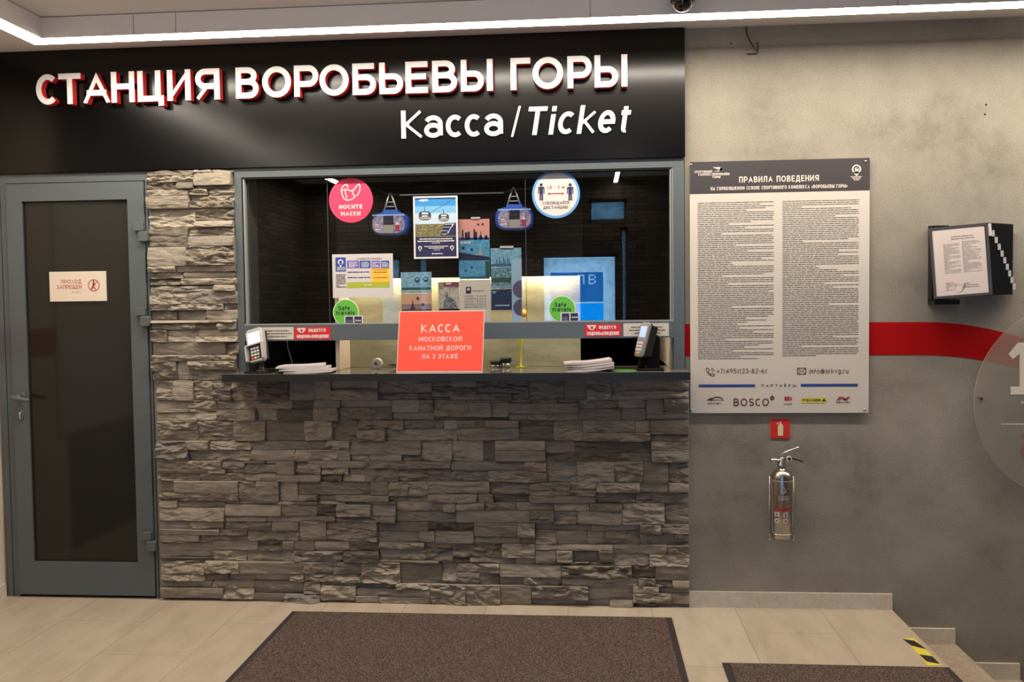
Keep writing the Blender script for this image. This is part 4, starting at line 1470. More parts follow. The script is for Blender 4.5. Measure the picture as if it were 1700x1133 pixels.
for (ox_, oy_, lb) in ((0, 0, 'round green safe travels sticker at lower left of the window'), (359, -5.5, 'round green safe travels sticker at lower right of the window')):
    e, cx_, cz_, r_ = disc_sticker('travel_sticker', lb, 'sticker', 574.3 + ox_, 519 + oy_, 22.3, mat('rim_white', rgb(206, 226, 186), .5), green, .93, 'safe travels stickers')
    mb = MB(dark_ink)
    textp(mb, 'Safe', (562 + ox_, 515.6 + oy_), (581 + ox_, 515.2 + oy_), 7.3, PY - .001, .2, dark_ink, .2)
    textp(mb, 'travels', (558 + ox_, 523.6 + oy_), (589 + ox_, 523.2 + oy_), 7.3, PY - .001, .2, dark_ink, .2)
    build('lettering', mb, e)
    mb = MB(white)
    rectp(mb, 571.5 + ox_, 524.5 + oy_, 602.3 + ox_, 541 + oy_, PY - .0012, white)
    rectp(mb, 573.5 + ox_, 526 + oy_, 586.2 + ox_, 539.3 + oy_, PY - .0016, navy)
    rectp(mb, 588.3 + ox_, 525.7 + oy_, 600.7 + ox_, 539 + oy_, PY - .0016, navy)
    x0, x1, z0, z1 = boxp(575 + ox_, 531 + oy_, 584.5 + ox_, 538 + oy_, PY)
    bars(mb, x0, x1, z1, z0, 3, PY - .002, grey_print, .4, 0)
    x0, z0 = at(590 + ox_, 533.6 + oy_, PY)
    for k in range(3):
        mb.poly([(x0 + k * .0095, PY - .002, z0), (x0 + .011 + k * .0095, PY - .002, z0), (x0 + .0055 + k * .0095, PY - .002, z0 + .009)], white)
    build('badge', mb, e)

MY = FY - 0.0022 - 0.0012  # stickers on the mullion
for (ox_, oy_, lb) in ((0, 0, 'red video surveillance sticker on the left of window crossbar'), (482, -5, 'red video surveillance sticker on the right of window crossbar')):
    x0, x1, z0, z1 = boxp(489.3 + ox_, 543.5 + oy_, 548.6 + ox_, 563.8 + oy_, MY)
    e = thing('surveillance_sticker', (x0, MY, z0), lb, 'sticker', 'video surveillance stickers')
    mb = MB(sign_red)
    srd = mat('surveillance_red', rgb(212, 34, 44), .5)
    mb.prism_y([(x0, z0), (x1, z0), (x1, z1), (x0, z1)], MY, MY + .001, srd)
    build('strip', mb, e)
    mb = MB(white)
    textp(mb, 'ВЕДЕТСЯ', (512.5 + ox_, 551.6 + oy_), (540.5 + ox_, 551 + oy_), 5.4, MY - .0006, .26, white, .14)
    textp(mb, 'ВИДЕОНАБЛЮДЕНИЕ', (493 + ox_, 561.8 + oy_), (545.8 + ox_, 561 + oy_), 5.4, MY - .0006, .24, white, .14)
    build('lettering', mb, e)
    mb = MB(white)
    cx_, cz_ = at(500.5 + ox_, 545.6 + oy_, MY)
    mb.poly([(cx_ - .024, MY - .0006, cz_ + .002), (cx_ - .02, MY - .0006, cz_ - .009), (cx_ - .009, MY - .0006, cz_ - .0215), (cx_ + .006, MY - .0006, cz_ - .0225), (cx_ + .018, MY - .0006, cz_ - .011), (cx_ + .022, MY - .0006, cz_ + .002)])
    mb.disc(cx_, cz_ - .011, .0065, MY - .001, srd, 14)
    mb.disc(cx_ + .001, cz_ - .012, .003, MY - .0014, dark_ink, 10)
    build('camera_symbol', mb, e)
for (a, b, c, d, lb) in ((444, 543.5, 487.5, 564, 'pale contact plate behind the silver terminal on window crossbar'), (1035, 537, 1110.5, 558.5, 'pale contact plate behind the right terminal on window crossbar')):
    x0, x1, z0, z1 = boxp(a if a > 1000 else 432, b, c, d, MY)
    e = thing('contact_plate', (x0, MY, z0), lb, 'plate', 'contact plates on the crossbar')
    mb = MB(paper)
    mb.prism_y([(x0, z0), (x1, z0), (x1, z1), (x0, z1)], MY, MY + .001, mat('plate_grey', rgb(204, 194, 182), .5))
    build('sheet', mb, e)
    mb = MB(ink)
    W_ = x1 - x0
    for k, (f0, f1) in enumerate(((.16, .86), (.12, .94), (.24, .8))):
        z = z1 - (z1 - z0) * (.3 + .23 * k)
        bars(mb, x0 + W_ * f0, x0 + W_ * f1, z + .004, z - .004, 1, MY - .0006, ink, .75, 0)
    build('lettering', mb, e)


# price list on the inside of the glass
def sheet(name, label, cat, px0, py0, px1, py1, Y, mt=paper, th=.001, group=None):
    x0, x1, z0, z1 = boxp(px0, py0, px1, py1, Y)
    e = thing(name, ((x0 + x1) / 2, Y, z0), label, cat, group)
    mb = MB(mt)
    mb.prism_y([(x0, z0), (x1, z0), (x1, z1), (x0, z1)], Y, Y + th, mt)
    build('sheet', mb, e)
    return e, x0, x1, z0, z1


IY = GY + 0.004
e, x0, x1, z0, z1 = sheet('price_list', 'white fare list with blue and yellow table at left of window', 'price list', 552, 421.8, 652.6, 494.5, PY)
mb = MB(blue_print)
q = PY - .0006
rectp(mb, 557, 427.6, 574, 451, q, blue_print)
for k, (a, b) in enumerate(((576, 596), (597, 615), (616.5, 631), (632.5, 646))):
    rectp(mb, a, 433, b, 445.6, q, (violet, blue_print, violet, blue_print)[k])
rectp(mb, 576, 446, 616, 469, q, mat('table_grey', rgb(206, 200, 200), .6))
rectp(mb, 616, 446, 647, 469, q, amber)
rectp(mb, 576, 469, 647, 477.8, q, lime)
build('table', mb, e)
mb = MB(white)
cx_, cz_ = at(565.5, 435.5, q)
mb.disc(cx_, cz_, .0145, q - .0005, white, 20)
mb.poly([(cx_ - .0105, q - .0005, cz_ - .009), (cx_, q - .0005, cz_ - .027), (cx_ + .0105, q - .0005, cz_ - .009)])
mb.disc(cx_, cz_, .008, q - .001, blue_print, 16)
build('map_pin', mb, e)
mb = MB(dark_ink)
textp(mb, 'СТОИМОСТЬ ПРОЕЗДА', (592, 431.6), (634, 431), 3, q, .14, dark_ink, .2)
build('title', mb, e)
mb = MB(ink)
X0, X1, Z0, Z1 = boxp(558, 455, 574, 478, q)
bars(mb, X0, X1, Z1, Z0, 8, q - .0006, ink, .5, .3)
build('side_note', mb, e)
for nm_, y0_, y1_ in (('header_text', 0, 446), ('row_text', 446, 455), ('row_text', 455, 470), ('footer_text', 470, 999), ('surcharge_text', 446, 470)):
  mb = MB(dark_ink)
  for (a, b, c, d, n, mt_) in ((559.5, 443, 573, 449.5, 3, white), (579, 435, 594, 444.5, 4, white), (600, 435, 613, 444.5, 4, white), (618, 435, 630, 444.5, 4, white), (634, 435, 645, 444.5, 4, white), (577, 450.5, 615, 453.5, 1, dark_ink), (577, 459.5, 615, 462.5, 1, dark_ink), (620, 447.5, 642, 449.3, 1, mat('brown_ink', rgb(150, 96, 30), .6)), (620, 450.8, 644, 453.4, 1, mat('brown_ink')), (620, 459.8, 644, 462.4, 1, mat('brown_ink')), (604, 472, 618, 475, 1, white)):
    if y0_ <= b < y1_ and (nm_ != 'row_text' or a < 616) and (nm_ != 'surcharge_text' or a > 616):
      X0, X1, Z0, Z1 = boxp(a, b, c, d, q)
      bars(mb, X0, X1, Z1, Z0, n, q - .0006, mt_, .5, .3)
  build(nm_, mb, e)

# hanging line with rod
RY = 0.075
mb = MB(white)
a, b = at(663, 324, RY), at(836, 320, RY)
mb.tube([(a[0], RY, a[1]), (b[0], RY, b[1])], .0038, white)
tag(build('display_rod', mb, origin=(a[0], RY, a[1])), 'thin white rod strung between the two toy cable cars', 'rod')
dark_rope = mat('dark_rope', rgb(52, 54, 56), .8)
for P, lb in (([(612, 311), (630, 316), (640, 321), (650, 322), (664, 324)], 'dark rope tied to the left end of the white display rod'), ([(836, 320), (845, 316), (856, 315), (874, 313.5), (890, 308), (930, 296), (965, 285)], 'dark rope tied to the right end of the white display rod')):
    mb = MB(dark_rope)
    mb.tube([(at(*p, RY)[0], RY, at(*p, RY)[1]) for p in P], [.004] * len(P), n=8)
    tag(build('display_rope', mb, origin=(at(*P[0], RY)[0], RY, at(*P[0], RY)[1])), lb, 'rope', 'display ropes')


def toy_cabin(label, px, py_top, ox_):
    """apex of the hanger at (px,py_top)"""
    Y = 0.085
    ax, az = at(px, py_top, Y)
    k = (Y + 4.523) / 1513.8
    e = thing('toy_cable_car', (ax, Y, az - 70 * k), label, 'toy', 'toy cable cars in the window')
    cx_, cz_ = ax + 1 * k, az - 50.5 * k
    hw, hh = 31.5 * k, 19.5 * k
    out = []
    for t in range(48):
        a = 2 * math.pi * t / 48
        c, s = math.cos(a), math.sin(a)
        out.append((cx_ + hw * math.copysign(abs(c) ** .62, c), cz_ + hh * math.copysign(abs(s) ** .7, s)))
    mb = MB(mat('toy_blue', rgb(52, 84, 176), .25))
    mb.prism_y(out, Y - .04, Y + .04, None, .010)
    build('body', mb, e)
    mb = MB(cabin_print)
    fy = Y - .0408
    outf = [(cx_ + ox_ + (p[0] - cx_) * .86, cz_ - .001 + (p[1] - cz_) * .82) for p in out]
    mb.poly([(p[0], fy, p[1]) for p in outf])
    mb.rect(cx_ + ox_ - hw * .86, cx_ + ox_ + hw * .86, cz_ + hh * .66, cz_ + hh * .80, fy - .0012, mat('toy_light_blue', rgb(150, 180, 232), .3))
    mb.rect(cx_ + ox_ + hw * .36, cx_ + ox_ + hw * .60, cz_ - hh * .62, cz_ - hh * .1, fy - .001, mat('toy_crimson', rgb(170, 50, 70), .4))
    mb.poly([(cx_ + ox_ + hw * .34, fy - .001, cz_ - hh * .1), (cx_ + ox_ + hw * .62, fy - .001, cz_ - hh * .1), (cx_ + ox_ + hw * .48, fy - .001, cz_ + hh * .15)], white)
    for s in range(3):
        mb.rect(cx_ + ox_ - hw * .72, cx_ + ox_ - hw * (.52 - .06 * s), cz_ - hh * (.12 + .2 * s), cz_ - hh * (.02 + .2 * s), fy - .001, salmon if s % 2 else white)
    build('window_panel', mb, e)
    mb = MB(mat('toy_door_dark', rgb(40, 40, 52), .3))
    mb.rect(cx_ + ox_ - hw * .27, cx_ + ox_ + hw * .28, cz_ - hh * .1, cz_ + hh * .68, fy - .0018)
    mb.rect(cx_ + ox_ - hw * .27, cx_ + ox_ + hw * .28, cz_ - hh * .78, cz_ - hh * .1, fy - .0018, grey_print)
    build('door', mb, e)
    mb = MB(mat('toy_roof', rgb(64, 100, 190), .3))
    mb.box(cx_ - 13 * k, cx_ + 13 * k, Y - .03, Y + .03, cz_ + hh - .004, cz_ + hh + .012, None, .003)
    build('roof', mb, e)
    mb = MB(mat('toy_silver', rgb(176, 176, 174), .35, .4))
    zr = cz_ + hh + .008
    for s in (-1, 1):
        mb.tube([(ax + s * 11 * k, Y - .01, zr), (ax + s * 2 * k, Y - .01, az - .004)], .0045, n=8)
    for f in (.25, .52):
        w_ = 11 * k + (2 * k - 11 * k) * f
        zz = zr + (az - zr) * f
        mb.tube([(ax - w_, Y - .01, zz), (ax + w_, Y - .01, zz)], .0028, n=6)
    mb.tube([(ax - 2.2 * k, Y - .01, az - .006), (ax, Y - .01, az + .002), (ax + 2.2 * k, Y - .01, az - .006)], .005, n=8)
    build('hanger', mb, e)


toy_cabin('blue toy cable car hanging beside the pink mask sticker', 648.5, 322.5, -.008)
toy_cabin('blue toy cable car hanging beside the white distance sticker', 853, 313, .002)

# framed poster
FYp = GY + 0.006
x0, x1, z0, z1 = boxp(687, 326, 760.3, 429.5, PY)
e = thing('framed_poster', ((x0 + x1) / 2, PY, z0), 'white framed poster of two cable cars at the window centre', 'poster')
PYf = PY - .005
mb = MB(mat('poster_frame', rgb(226, 224, 220), .4))
t = .008
for (a, b, c, d) in ((x0, x1, z1 - t, z1), (x0, x1, z0, z0 + t), (x0, x0 + t, z0 + t, z1 - t), (x1 - t, x1, z0 + t, z1 - t)):
    mb.box(a, b, PYf - .003, PY + .001, c, d)
build('frame', mb, e)
mb = MB(sky2)
ix0, ix1, iz0, iz1 = x0 + t, x1 - t, z0 + t, z1 - t
H = iz1 - iz0
Wp = ix1 - ix0


def F(u, v):
    return ix0 + Wp * u, iz0 + H * v


yq = PYf + .002
for (v0, v1, mt_) in ((.86, 1, sky1), (.74, .86, sky2), (.56, .74, sky3), (.34, .56, trees_print), (0, .34, navy)):
    mb.rect(*(F(0, 0)[0], F(1, 0)[0]), F(0, v0)[1], F(0, v1)[1], yq, mt_)
mb.poly([(F(u, v)[0], yq - .0005, F(u, v)[1]) for u, v in ((.08, .955), (.2, .94), (.34, .955), (.3, .985), (.18, .99))], sky3)
mb.poly([(F(u, v)[0], yq - .0005, F(u, v)[1]) for u, v in ((.60, .36), (1, .36), (1, .57), (.72, .57))], navy)
build('picture', mb, e)
mb = MB(charcoal)
for (u, v, s) in ((.24, .70, 1.0), (.70, .665, .85)):
    c = F(u, v)
    w_, h_ = .15 * Wp * s, .075 * H * s
    pts = [(c[0] + w_ * math.copysign(abs(math.cos(a)) ** .6, math.cos(a)), yq - .0008, c[1] + h_ * math.copysign(abs(math.sin(a)) ** .7, math.sin(a))) for a in [k * math.pi / 12 for k in range(24)]]
    mb.poly(pts, charcoal)
    mb.rect(c[0] - w_ * .8, c[0] + w_ * .85, c[1] - h_ * .85, c[1] - h_ * .25, yq - .0012, grey_print)
    mb.rect(c[0] - w_ * .5, c[0] + w_ * .45, c[1] - h_ * .18, c[1] + h_ * .05, yq - .0012, white)
    mb.rect(c[0] - w_ * .5, c[0] + w_ * .55, c[1] + h_ * .3, c[1] + h_ * .75, yq - .0012, sky3)
    stroke_line(mb, [(c[0], c[1] + h_ * .9), (c[0] - .002, c[1] + h_ * 2.1)], .0028, yq - .0008)
stroke_line(mb, [F(.40, .76), F(.97, .985)], .0014, yq - .0008)
build('cable_cars', mb, e)
mb = MB(white)
stroke_line(mb, [F(.80, .41), F(.86, .48), F(.91, .53)], .003, yq - .001)
for u, v in ((.80, .41), (.91, .53)):
    mb.disc(*F(u, v), .004, yq - .0012, white, 10)
for (u0, u1, v, h_) in ((.1, .92, .305, .020), (.05, .95, .268, .020), (.4, .6, .238, .012), (.22, .8, .178, .016), (.32, .7, .15, .016), (.44, .6, .118, .010), (.46, .66, .055, .018), (.72, .95, .55, .014), (.68, .86, .50, .01), (.64, .8, .44, .01), (.64, .78, .385, .012)):
    bars(mb, F(u0, 0)[0], F(u1, 0)[0], F(0, v + h_ / 2)[1], F(0, v - h_ / 2)[1], 1, yq - .0012, white, .85, 0)
for u in (.11, .89):
    c = F(u, .155)
    mb.disc(c[0], c[1], .010, yq - .001, white, 16)
    mb.poly([(c[0] - .007, yq - .001, c[1] - .006), (c[0], yq - .001, c[1] - .018), (c[0] + .007, yq - .001, c[1] - .006)])
    mb.disc(c[0], c[1], .005, yq - .0014, navy, 12)
mb.rect(F(.40, 0)[0], F(.44, 0)[0], F(0, .043)[1], F(0, .067)[1], yq - .001)
build('lettering', mb, e)


# postcards in clear hanging pockets
def cabins(mb, pts, y, mt_, s=.006):
    for px, py in pts:
        x, z = at(px, py, y)
        mb.rect(x - s, x + s, z - s, z + s * .9, y - .0006, mt_)
        stroke_line(mb, [(x, z + s), (x, z + s * 2)], .0012, y - .0006, mt_)


def card(label, grp, px0, py0, px1, py1, Y, mt_):
    x0, x1, z0, z1 = boxp(px0, py0, px1, py1, Y)
    e = thing('postcard', ((x0 + x1) / 2, Y, z0), label, 'postcard', grp)
    mb = MB(mt_)
    mb.prism_y([(x0, z0), (x1, z0), (x1, z1), (x0, z1)], Y, Y + .0012, mt_)
    build('card', mb, e)
    return e, x0, x1, z0, z1


G1 = 'postcards in the window pockets'
CY = GY + .014
e, x0, x1, z0, z1 = card('pink sunset skyline postcard at the top of the middle pocket', G1, 761.5, 364, 812.5, 398, CY, salmon)
mb = MB(navy)
for (a, b, t) in ((767, 769.5, 382), (772, 776, 386), (776.5, 780, 384.5), (786, 789, 381), (789, 792, 385), (796, 800, 391), (797.6, 798.8, 384), (805, 809, 391)):
    rectp(mb, a, t, b, 398, CY - .0008, navy)
rectp(mb, 762, 394.5, 812, 398, CY - .0008, blue_print)
cabins(mb, ((794, 373), (801, 372.5)), CY, navy, .005)
build('skyline', mb, e)
e, x0, x1, z0, z1 = card('blue tower and cabins postcard in the middle pocket below sunset', G1, 761.8, 398.5, 813, 432, CY, river_print)
mb = MB(navy)
X = [at(p[0], p[1], CY) for p in ((762, 419), (775, 421), (790, 424), (800, 425), (813, 427), (813, 432), (762, 432))]
mb.poly([(p[0], CY - .0008, p[1]) for p in reversed(X)], navy)
cabins(mb, ((769, 412), (783, 414.5)), CY, navy, .007)
rectp(mb, 795.5, 416, 799.5, 424, CY - .001, peach)
rectp(mb, 797, 405, 798, 417, CY - .001, sky3)
x, z = at(766, 403.5, CY)
mb.disc(x, z, .007, CY - .001, white, 14)
rectp(mb, 769, 401.5, 781, 404.5, CY - .001, white)
build('picture', mb, e)
e, x0, x1, z0, z1 = card('blue frosty park postcard lowest in the middle pocket', G1, 762, 432.5, 813, 463.5, CY, river_print)
mb = MB(navy)
cabins(mb, ((783, 444), (773, 449.5)), CY, blue_print, .006)
rectp(mb, 764, 459.5, 810, 463, CY - .0008, mat('teal_print', rgb(44, 96, 128), .5))
rectp(mb, 806, 434, 812.5, 462, CY - .0006, mat('pine_print', rgb(46, 84, 76), .5))
build('picture', mb, e)
e, x0, x1, z0, z1 = sheet('souvenir_price_sheet', 'beige souvenir price sheet below the blue postcards', 'price list', 763, 465, 815, 540, CY, mat('sheet_beige', rgb(214, 204, 192), .6))
mb = MB(navy)
rectp(mb, 773.5, 476.5, 782, 487.5, CY - .0008, navy)
cx_, cz_ = at(777.7, 480.5, CY)
mb.disc(cx_, cz_, .007, CY - .0014, white, 14)
rectp(mb, 792.6, 489, 793.2, 512, CY - .0008, dark_ink)
X0, X1, Z0, Z1 = boxp(784, 482, 803, 484.6, CY)
bars(mb, X0, X1, Z1, Z0, 1, CY - .0008, grey_print, .6, 0)
for k, (nm, w_, pr) in enumerate((('МАГНИТ', 787, '150'), ('ОТКРЫТКА', 791.5, '150'), ('БРЕЛОК', 787, '300'), ('ТЕРМОКРУЖКА', 792, '500'), ('ДЕРЖАТЕЛЬ', 792, '200'))):
    y_ = 493.3 + k * 4.55
    textp(mb, nm, (771.5, y_), (w_, y_ - .1), 2.7, CY - .0008, .15, ink, .2)
    textp(mb, pr, (795.5, y_), (802.5, y_ - .1), 2.8, CY - .0008, .15, ink, .25)
    textp(mb, 'Р', (805, y_), (807, y_), 2.8, CY - .0008, .15, ink, .2)
build('lettering', mb, e)
mb = MB(pocket_clear)
e = thing('hanging_pocket', (at(787, 540, CY)[0], CY, at(787, 464, CY)[1]), 'clear hanging pocket holding the middle column of postcards', 'pocket', 'clear postcard pockets')
x0, x1, z0, z1 = boxp(760.8, 362, 813.5, 465, CY - .004)
mb.rect(x0, x1, z0, z1, CY - .004)
build('sleeve', mb, e)
mb = MB(paper)
X = boxp(782, 360.6, 797, 363.6, CY)
mb.box(X[0], X[1], CY - .005, CY + .003, X[2], X[3])
build('tab', mb, e)

e, x0, x1, z0, z1 = card('hazy city skyline postcard at the top of the right pocket', G1, 814.5, 412, 865.5, 446, CY, haze_print)
mb = MB(navy)
for k in range(9):
    a = 824 + k * 3.4 + (k % 2)
    rectp(mb, a, (431, 428, 433, 426, 431, 427, 432, 429, 433)[k], a + 1.6, 438, CY - .0008, mat('slate_print', rgb(62, 104, 140), .5))
rectp(mb, 815, 438, 865, 442, CY - .0008, mat('slate_print'))
build('skyline', mb, e)
e, x0, x1, z0, z1 = card('snowy hillside postcard in the middle of the right pocket', G1, 815, 446.5, 866, 479.5, CY, slope_print)
mb = MB(mat('pine_print'))
rectp(mb, 816, 461, 848, 469, CY - .0008, mat('pine_print'))
rectp(mb, 816, 476, 848, 477.2, CY - .0008, sky3)
build('picture', mb, e)
e, x0, x1, z0, z1 = card('dark blue night postcard at the foot of the right pocket', G1, 815.5, 480, 866, 515, CY, night_print)
mb = MB(white)
rectp(mb, 822, 506.4, 846, 508.2, CY - .0008, sky3)
x, z = at(820, 486, CY)
mb.poly([(x - .012, CY - .0008, z + .006), (x, CY - .0008, z - .008), (x + .016, CY - .0008, z + .008)], sky2)
build('lettering', mb, e)
e, x0, x1, z0, z1 = sheet('ribbon_card', 'narrow pale blue bookmark card overlapping the right postcard pocket', 'card', 849.5, 430, 866.5, 538, CY - .006, mat('ice_blue_print', rgb(168, 196, 226), .5))
mb = MB(purple_print)
for (py, r0) in ((480.5, 15), (511, 14)):
    cx_, cz_ = at(866, py, CY - .007)
    rr = r0 * .003
    pts = [(cx_ + rr * math.cos(a), CY - .0068, cz_ + rr * math.sin(a)) for a in [math.pi / 2 + math.pi * k / 20 for k in range(21)]]
    mb.poly(pts, purple_print)
build('picture', mb, e)
e = thing('hanging_pocket', (at(840, 512, CY)[0], CY, at(840, 516, CY)[1]), 'clear hanging pocket holding the right column of postcards', 'pocket', 'clear postcard pockets')
mb = MB(pocket_clear)
x0, x1, z0, z1 = boxp(813.8, 410, 866.8, 517, CY - .009)
mb.rect(x0, x1, z0, z1, CY - .009)
build('sleeve', mb, e)
mb = MB(paper)
X = boxp(830, 408.6, 852.5, 412, CY)
mb.box(X[0], X[1], CY - .005, CY + .003, X[2], X[3])
build('tab', mb, e)

e, x0, x1, z0, z1 = card('cloudy river postcard with two cabins above the coral notice', G1, 665.5, 452, 716.5, 487, CY, haze_print)
mb = MB(dark_ink)
for px, py in ((692.5, 465), (706.5, 464)):
    x, z = at(px, py, CY)
    mb.disc(x, z, .013, CY - .0008, dark_ink, 16)
    mb.rect(x - .007, x + .007, z - .002, z + .008, CY - .0012, sky2)
rectp(mb, 667, 477.5, 715, 482, CY - .0008, mat('pine_print'))
rectp(mb, 667, 482, 715, 484, CY - .0008, sky3)
build('picture', mb, e)
e, x0, x1, z0, z1 = card('orange dusk postcard with tower spire above the coral notice', G1, 666.5, 487.5, 717, 521, CY, peach)
mb = MB(dusk)
rectp(mb, 667, 505, 716.8, 521, CY - .0006, dusk)
mb2_ = [at(p[0], p[1], CY) for p in ((680.5, 517), (684, 505), (685.3, 496), (686.5, 505), (690.5, 517))]
mb.poly([(p[0], CY - .001, p[1]) for p in reversed(mb2_)][::-1], mat('spire_print', rgb(70, 56, 78), .5))
cabins(mb, ((693.5, 496), (702, 506)), CY, mat('spire_print'), .007)
rectp(mb, 667, 514, 716.8, 521, CY - .0008, mat('spire_print'))
build('picture', mb, e)
e, x0, x1, z0, z1 = sheet('magnet_pack', 'grey fridge magnet pack with maroon header beside souvenir price sheet', 'souvenir', 727.5, 468.5, 762.5, 521, CY, sketch_print, .003)
mb = MB(mat('plum_print', rgb(128, 58, 82), .5))
rectp(mb, 728, 469, 762, 476.5, CY - .0008, None)
rectp(mb, 728, 469, 736.5, 480.5, CY - .0012, photo('old_photo_print', [(.35, rgb(80, 70, 62)), (.6, rgb(180, 168, 150))], 120))
rectp(mb, 740, 470, 749, 472.6, CY - .0014, white)
rectp(mb, 745, 476.5, 762, 479, CY - .0008, grey_print)
build('header', mb, e)
mb = MB(metal_print)
pts = []
for (px, py) in ((737, 512), (737, 500), (741, 496), (738, 490), (741, 485), (744, 488), (743, 493), (748, 495), (754, 498), (758, 505), (759, 513)):
    x, z = at(px, py, CY)
    pts.append((x, z))
mb.prism_y(pts[::1], CY - .005, CY - .0005, metal_print)
rectp(mb, 729, 513, 763, 521, CY - .0012, black)
build('magnet', mb, e)

# ================================================================ RULES BOARD
BX0, BX1, BZ0, BZ1 = 0.497, 1.345, 0.965, 2.187
BY = -0.016
e = thing('rules_board', ((BX0 + BX1) / 2, 0, BZ0), 'tall white rules of conduct board with dark header on concrete wall', 'notice board')
mb = MB(board_mat)
mb.box(BX0, BX1, BY, BY + .004, BZ0, BZ1)
build('board', mb, e)
hz0 = (at(1143, 321.9, BY)[1] + at(1441, 317, BY)[1]) / 2
q = BY - .0005
mb = MB(charcoal)
mb.rect(BX0, BX1, hz0, BZ1, q, charcoal)
build('header', mb, e)
q2 = BY - .001
mb = MB(white)
hw = mat('header_white', rgb(222, 210, 198), .5)
textp(mb, 'ПРАВИЛА ПОВЕДЕНИЯ', (1227, 303), (1359.5, 301), 10, q2, .17, hw, .2)
build('title', mb, e)
mb = MB(white)
textp(mb, 'НА ГОРНОЛЫЖНОМ СКЛОНЕ СПОРТИВНОГО КОМПЛЕКСА «ВОРОБЬЕВЫ ГОРЫ»', (1180, 316), (1407, 312), 5.8, q2, .17, hw, .2)
build('subtitle', mb, e)
mb = MB(white)
textp(mb, 'СПОРТИВНЫЙ', (1153, 287.5), (1182, 287), 4, q2, .15, hw, .16)
textp(mb, 'КОМПЛЕКС', (1159.5, 292), (1182, 291.6), 4, q2, .15, hw, .16)
textp(mb, 'ВОРОБЬЕВЫ', (1183, 291.3), (1211, 290.8), 4, q2, .22, hw, .16)
textp(mb, 'ГОРЫ', (1183, 296), (1196, 295.8), 4, q2, .22, hw, .16)
mb.poly([(at(a, b, q2)[0], q2, at(a, b, q2)[1]) for a, b in ((1183, 285.3), (1190, 284), (1201, 280.5), (1193, 281.5), (1183, 278), (1196, 277.6), (1201, 280.2), (1194, 284.6))][::-1])
build('club_emblem', mb, e)
mb = MB(hw)
cx_, cz_ = at(1422, 281, q2)
mb.disc(cx_, cz_, .0215, q2, hw, 28)
mb.poly([(cx_ - .0165, q2, cz_ - .0135), (cx_, q2, cz_ - .034), (cx_ + .0165, q2, cz_ - .0135)])
mb.disc(cx_, cz_ + .001, .0145, q2 - .0005, charcoal, 24)
mb.disc(cx_ + .001, cz_ - .001, .0095, q2 - .001, hw, 18)
mb.disc(cx_ + .003, cz_ + .003, .004, q2 - .0015, charcoal, 12)
for k, (a, b) in enumerate(((1412.5, 1431), (1415, 1429), (1417, 1427))):
    X0, X1, Z0, Z1 = boxp(a, 292.5 + k * 2.6, b, 294.3 + k * 2.6, q2)
    bars(mb, X0, X1, Z1, Z0, 1, q2, hw, .7, 0)
build('pin_emblem', mb, e)
mb = MB(ink)
rt = random.Random(5)
zl1 = at(1220, 334.5, q2)[1]
zl0 = at(1220, 597, q2)[1]
lx0_, lx1_ = at(1158.5, 450, q2)[0], at(1284.5, 450, q2)[0]
bars(mb, lx0_, lx1_, zl1, zl0, 82, q2, ink, .31, .3, rt, word=(3, 10))
build('small_print', mb, e)
mb = MB(ink)
zl1 = at(1360, 331.5, q2)[1]
zl0 = at(1360, 592, q2)[1]
rx0_, rx1_ = at(1299, 450, q2)[0], at(1425.5, 450, q2)[0]
bars(mb, rx0_, rx1_, zl1, zl0, 82, q2, ink, .31, .2, rt, word=(3, 10))
build('small_print', mb, e)
mb = MB(maroon)
textp(mb, '+7(495)123-82-61', (1190, 620.5), (1273, 620.3), 8, q2, .12, maroon, .22)
build('phone_number', mb, e)
mb = MB(maroon)
textp(mb, 'info@srkvg.ru', (1343.5, 620.5), (1408.5, 620.3), 8, q2, .12, maroon, .22)
build('mail_address', mb, e)
# handset and envelope
for nm_, part_ in (('handset_symbol', 0), ('envelope_symbol', 1)):
  mb = MB(maroon)
  for L, w_ in (([(1172, 613), (1174, 611), (1177, 613), (1177, 616), (1175.5, 617), (1178, 620.5), (1181, 622), (1183, 620.5), (1186.5, 622), (1186, 624), (1183, 625), (1177, 622), (1173, 617), (1172, 613)], .0032),
              ([(1180, 612), (1184, 613), (1186.5, 617)], .0028), ([(1180, 615), (1182, 615.6), (1183.4, 618)], .0028),
              ([(1324, 611.5), (1338, 611.5), (1338, 621.3), (1324, 621.3), (1324, 611.5)], .0032), ([(1324, 612), (1331, 617.5), (1338, 612)], .0028), ([(1324, 621), (1329, 616.5)], .0024), ([(1338, 621), (1333, 616.5)], .0024)):
    if (L[0][0] > 1300) == bool(part_):
        stroke_line(mb, [at(a, b, q2) for a, b in L], w_, q2)
  build(nm_, mb, e)
mb = MB(blue_print)
bl2 = mat('royal_blue_print', rgb(40, 66, 140), .5)
rectp(mb, 1160, 638.6, 1253.5, 643, q2, bl2)
rectp(mb, 1329.5, 637.6, 1424, 642, q2, bl2)
textp(mb, 'ПАРТНЁРЫ', (1264, 643), (1321.5, 642.6), 4.6, q2, .16, navy, .8)
build('partner_heading', mb, e)
mb = MB(maroon)
textp(mb, 'BOSCO', (1218, 674.5), (1276.5, 674.3), 12.5, q2, .14, maroon, .24)
cx_, cz_ = at(1282, 661.5, q2)
mb.disc(cx_, cz_, .0105, q2, maroon, 20)
stroke_line(mb, [(cx_ - .001, cz_ + .008), (cx_ + .001, cz_ + .018)], .003, q2)
stroke_line(mb, [(cx_ - .003, cz_ + .004), (cx_ + .004, cz_ - .004)], .002, q2 - .0005, board_mat)
build('partner_logo', mb, e)
mb = MB(maroon)
mb.poly([(at(a, b, q2)[0], q2, at(a, b, q2)[1]) for a, b in ((1172, 666), (1178, 661.5), (1184, 660.5), (1180, 666), (1176, 665))][::-1], maroon)
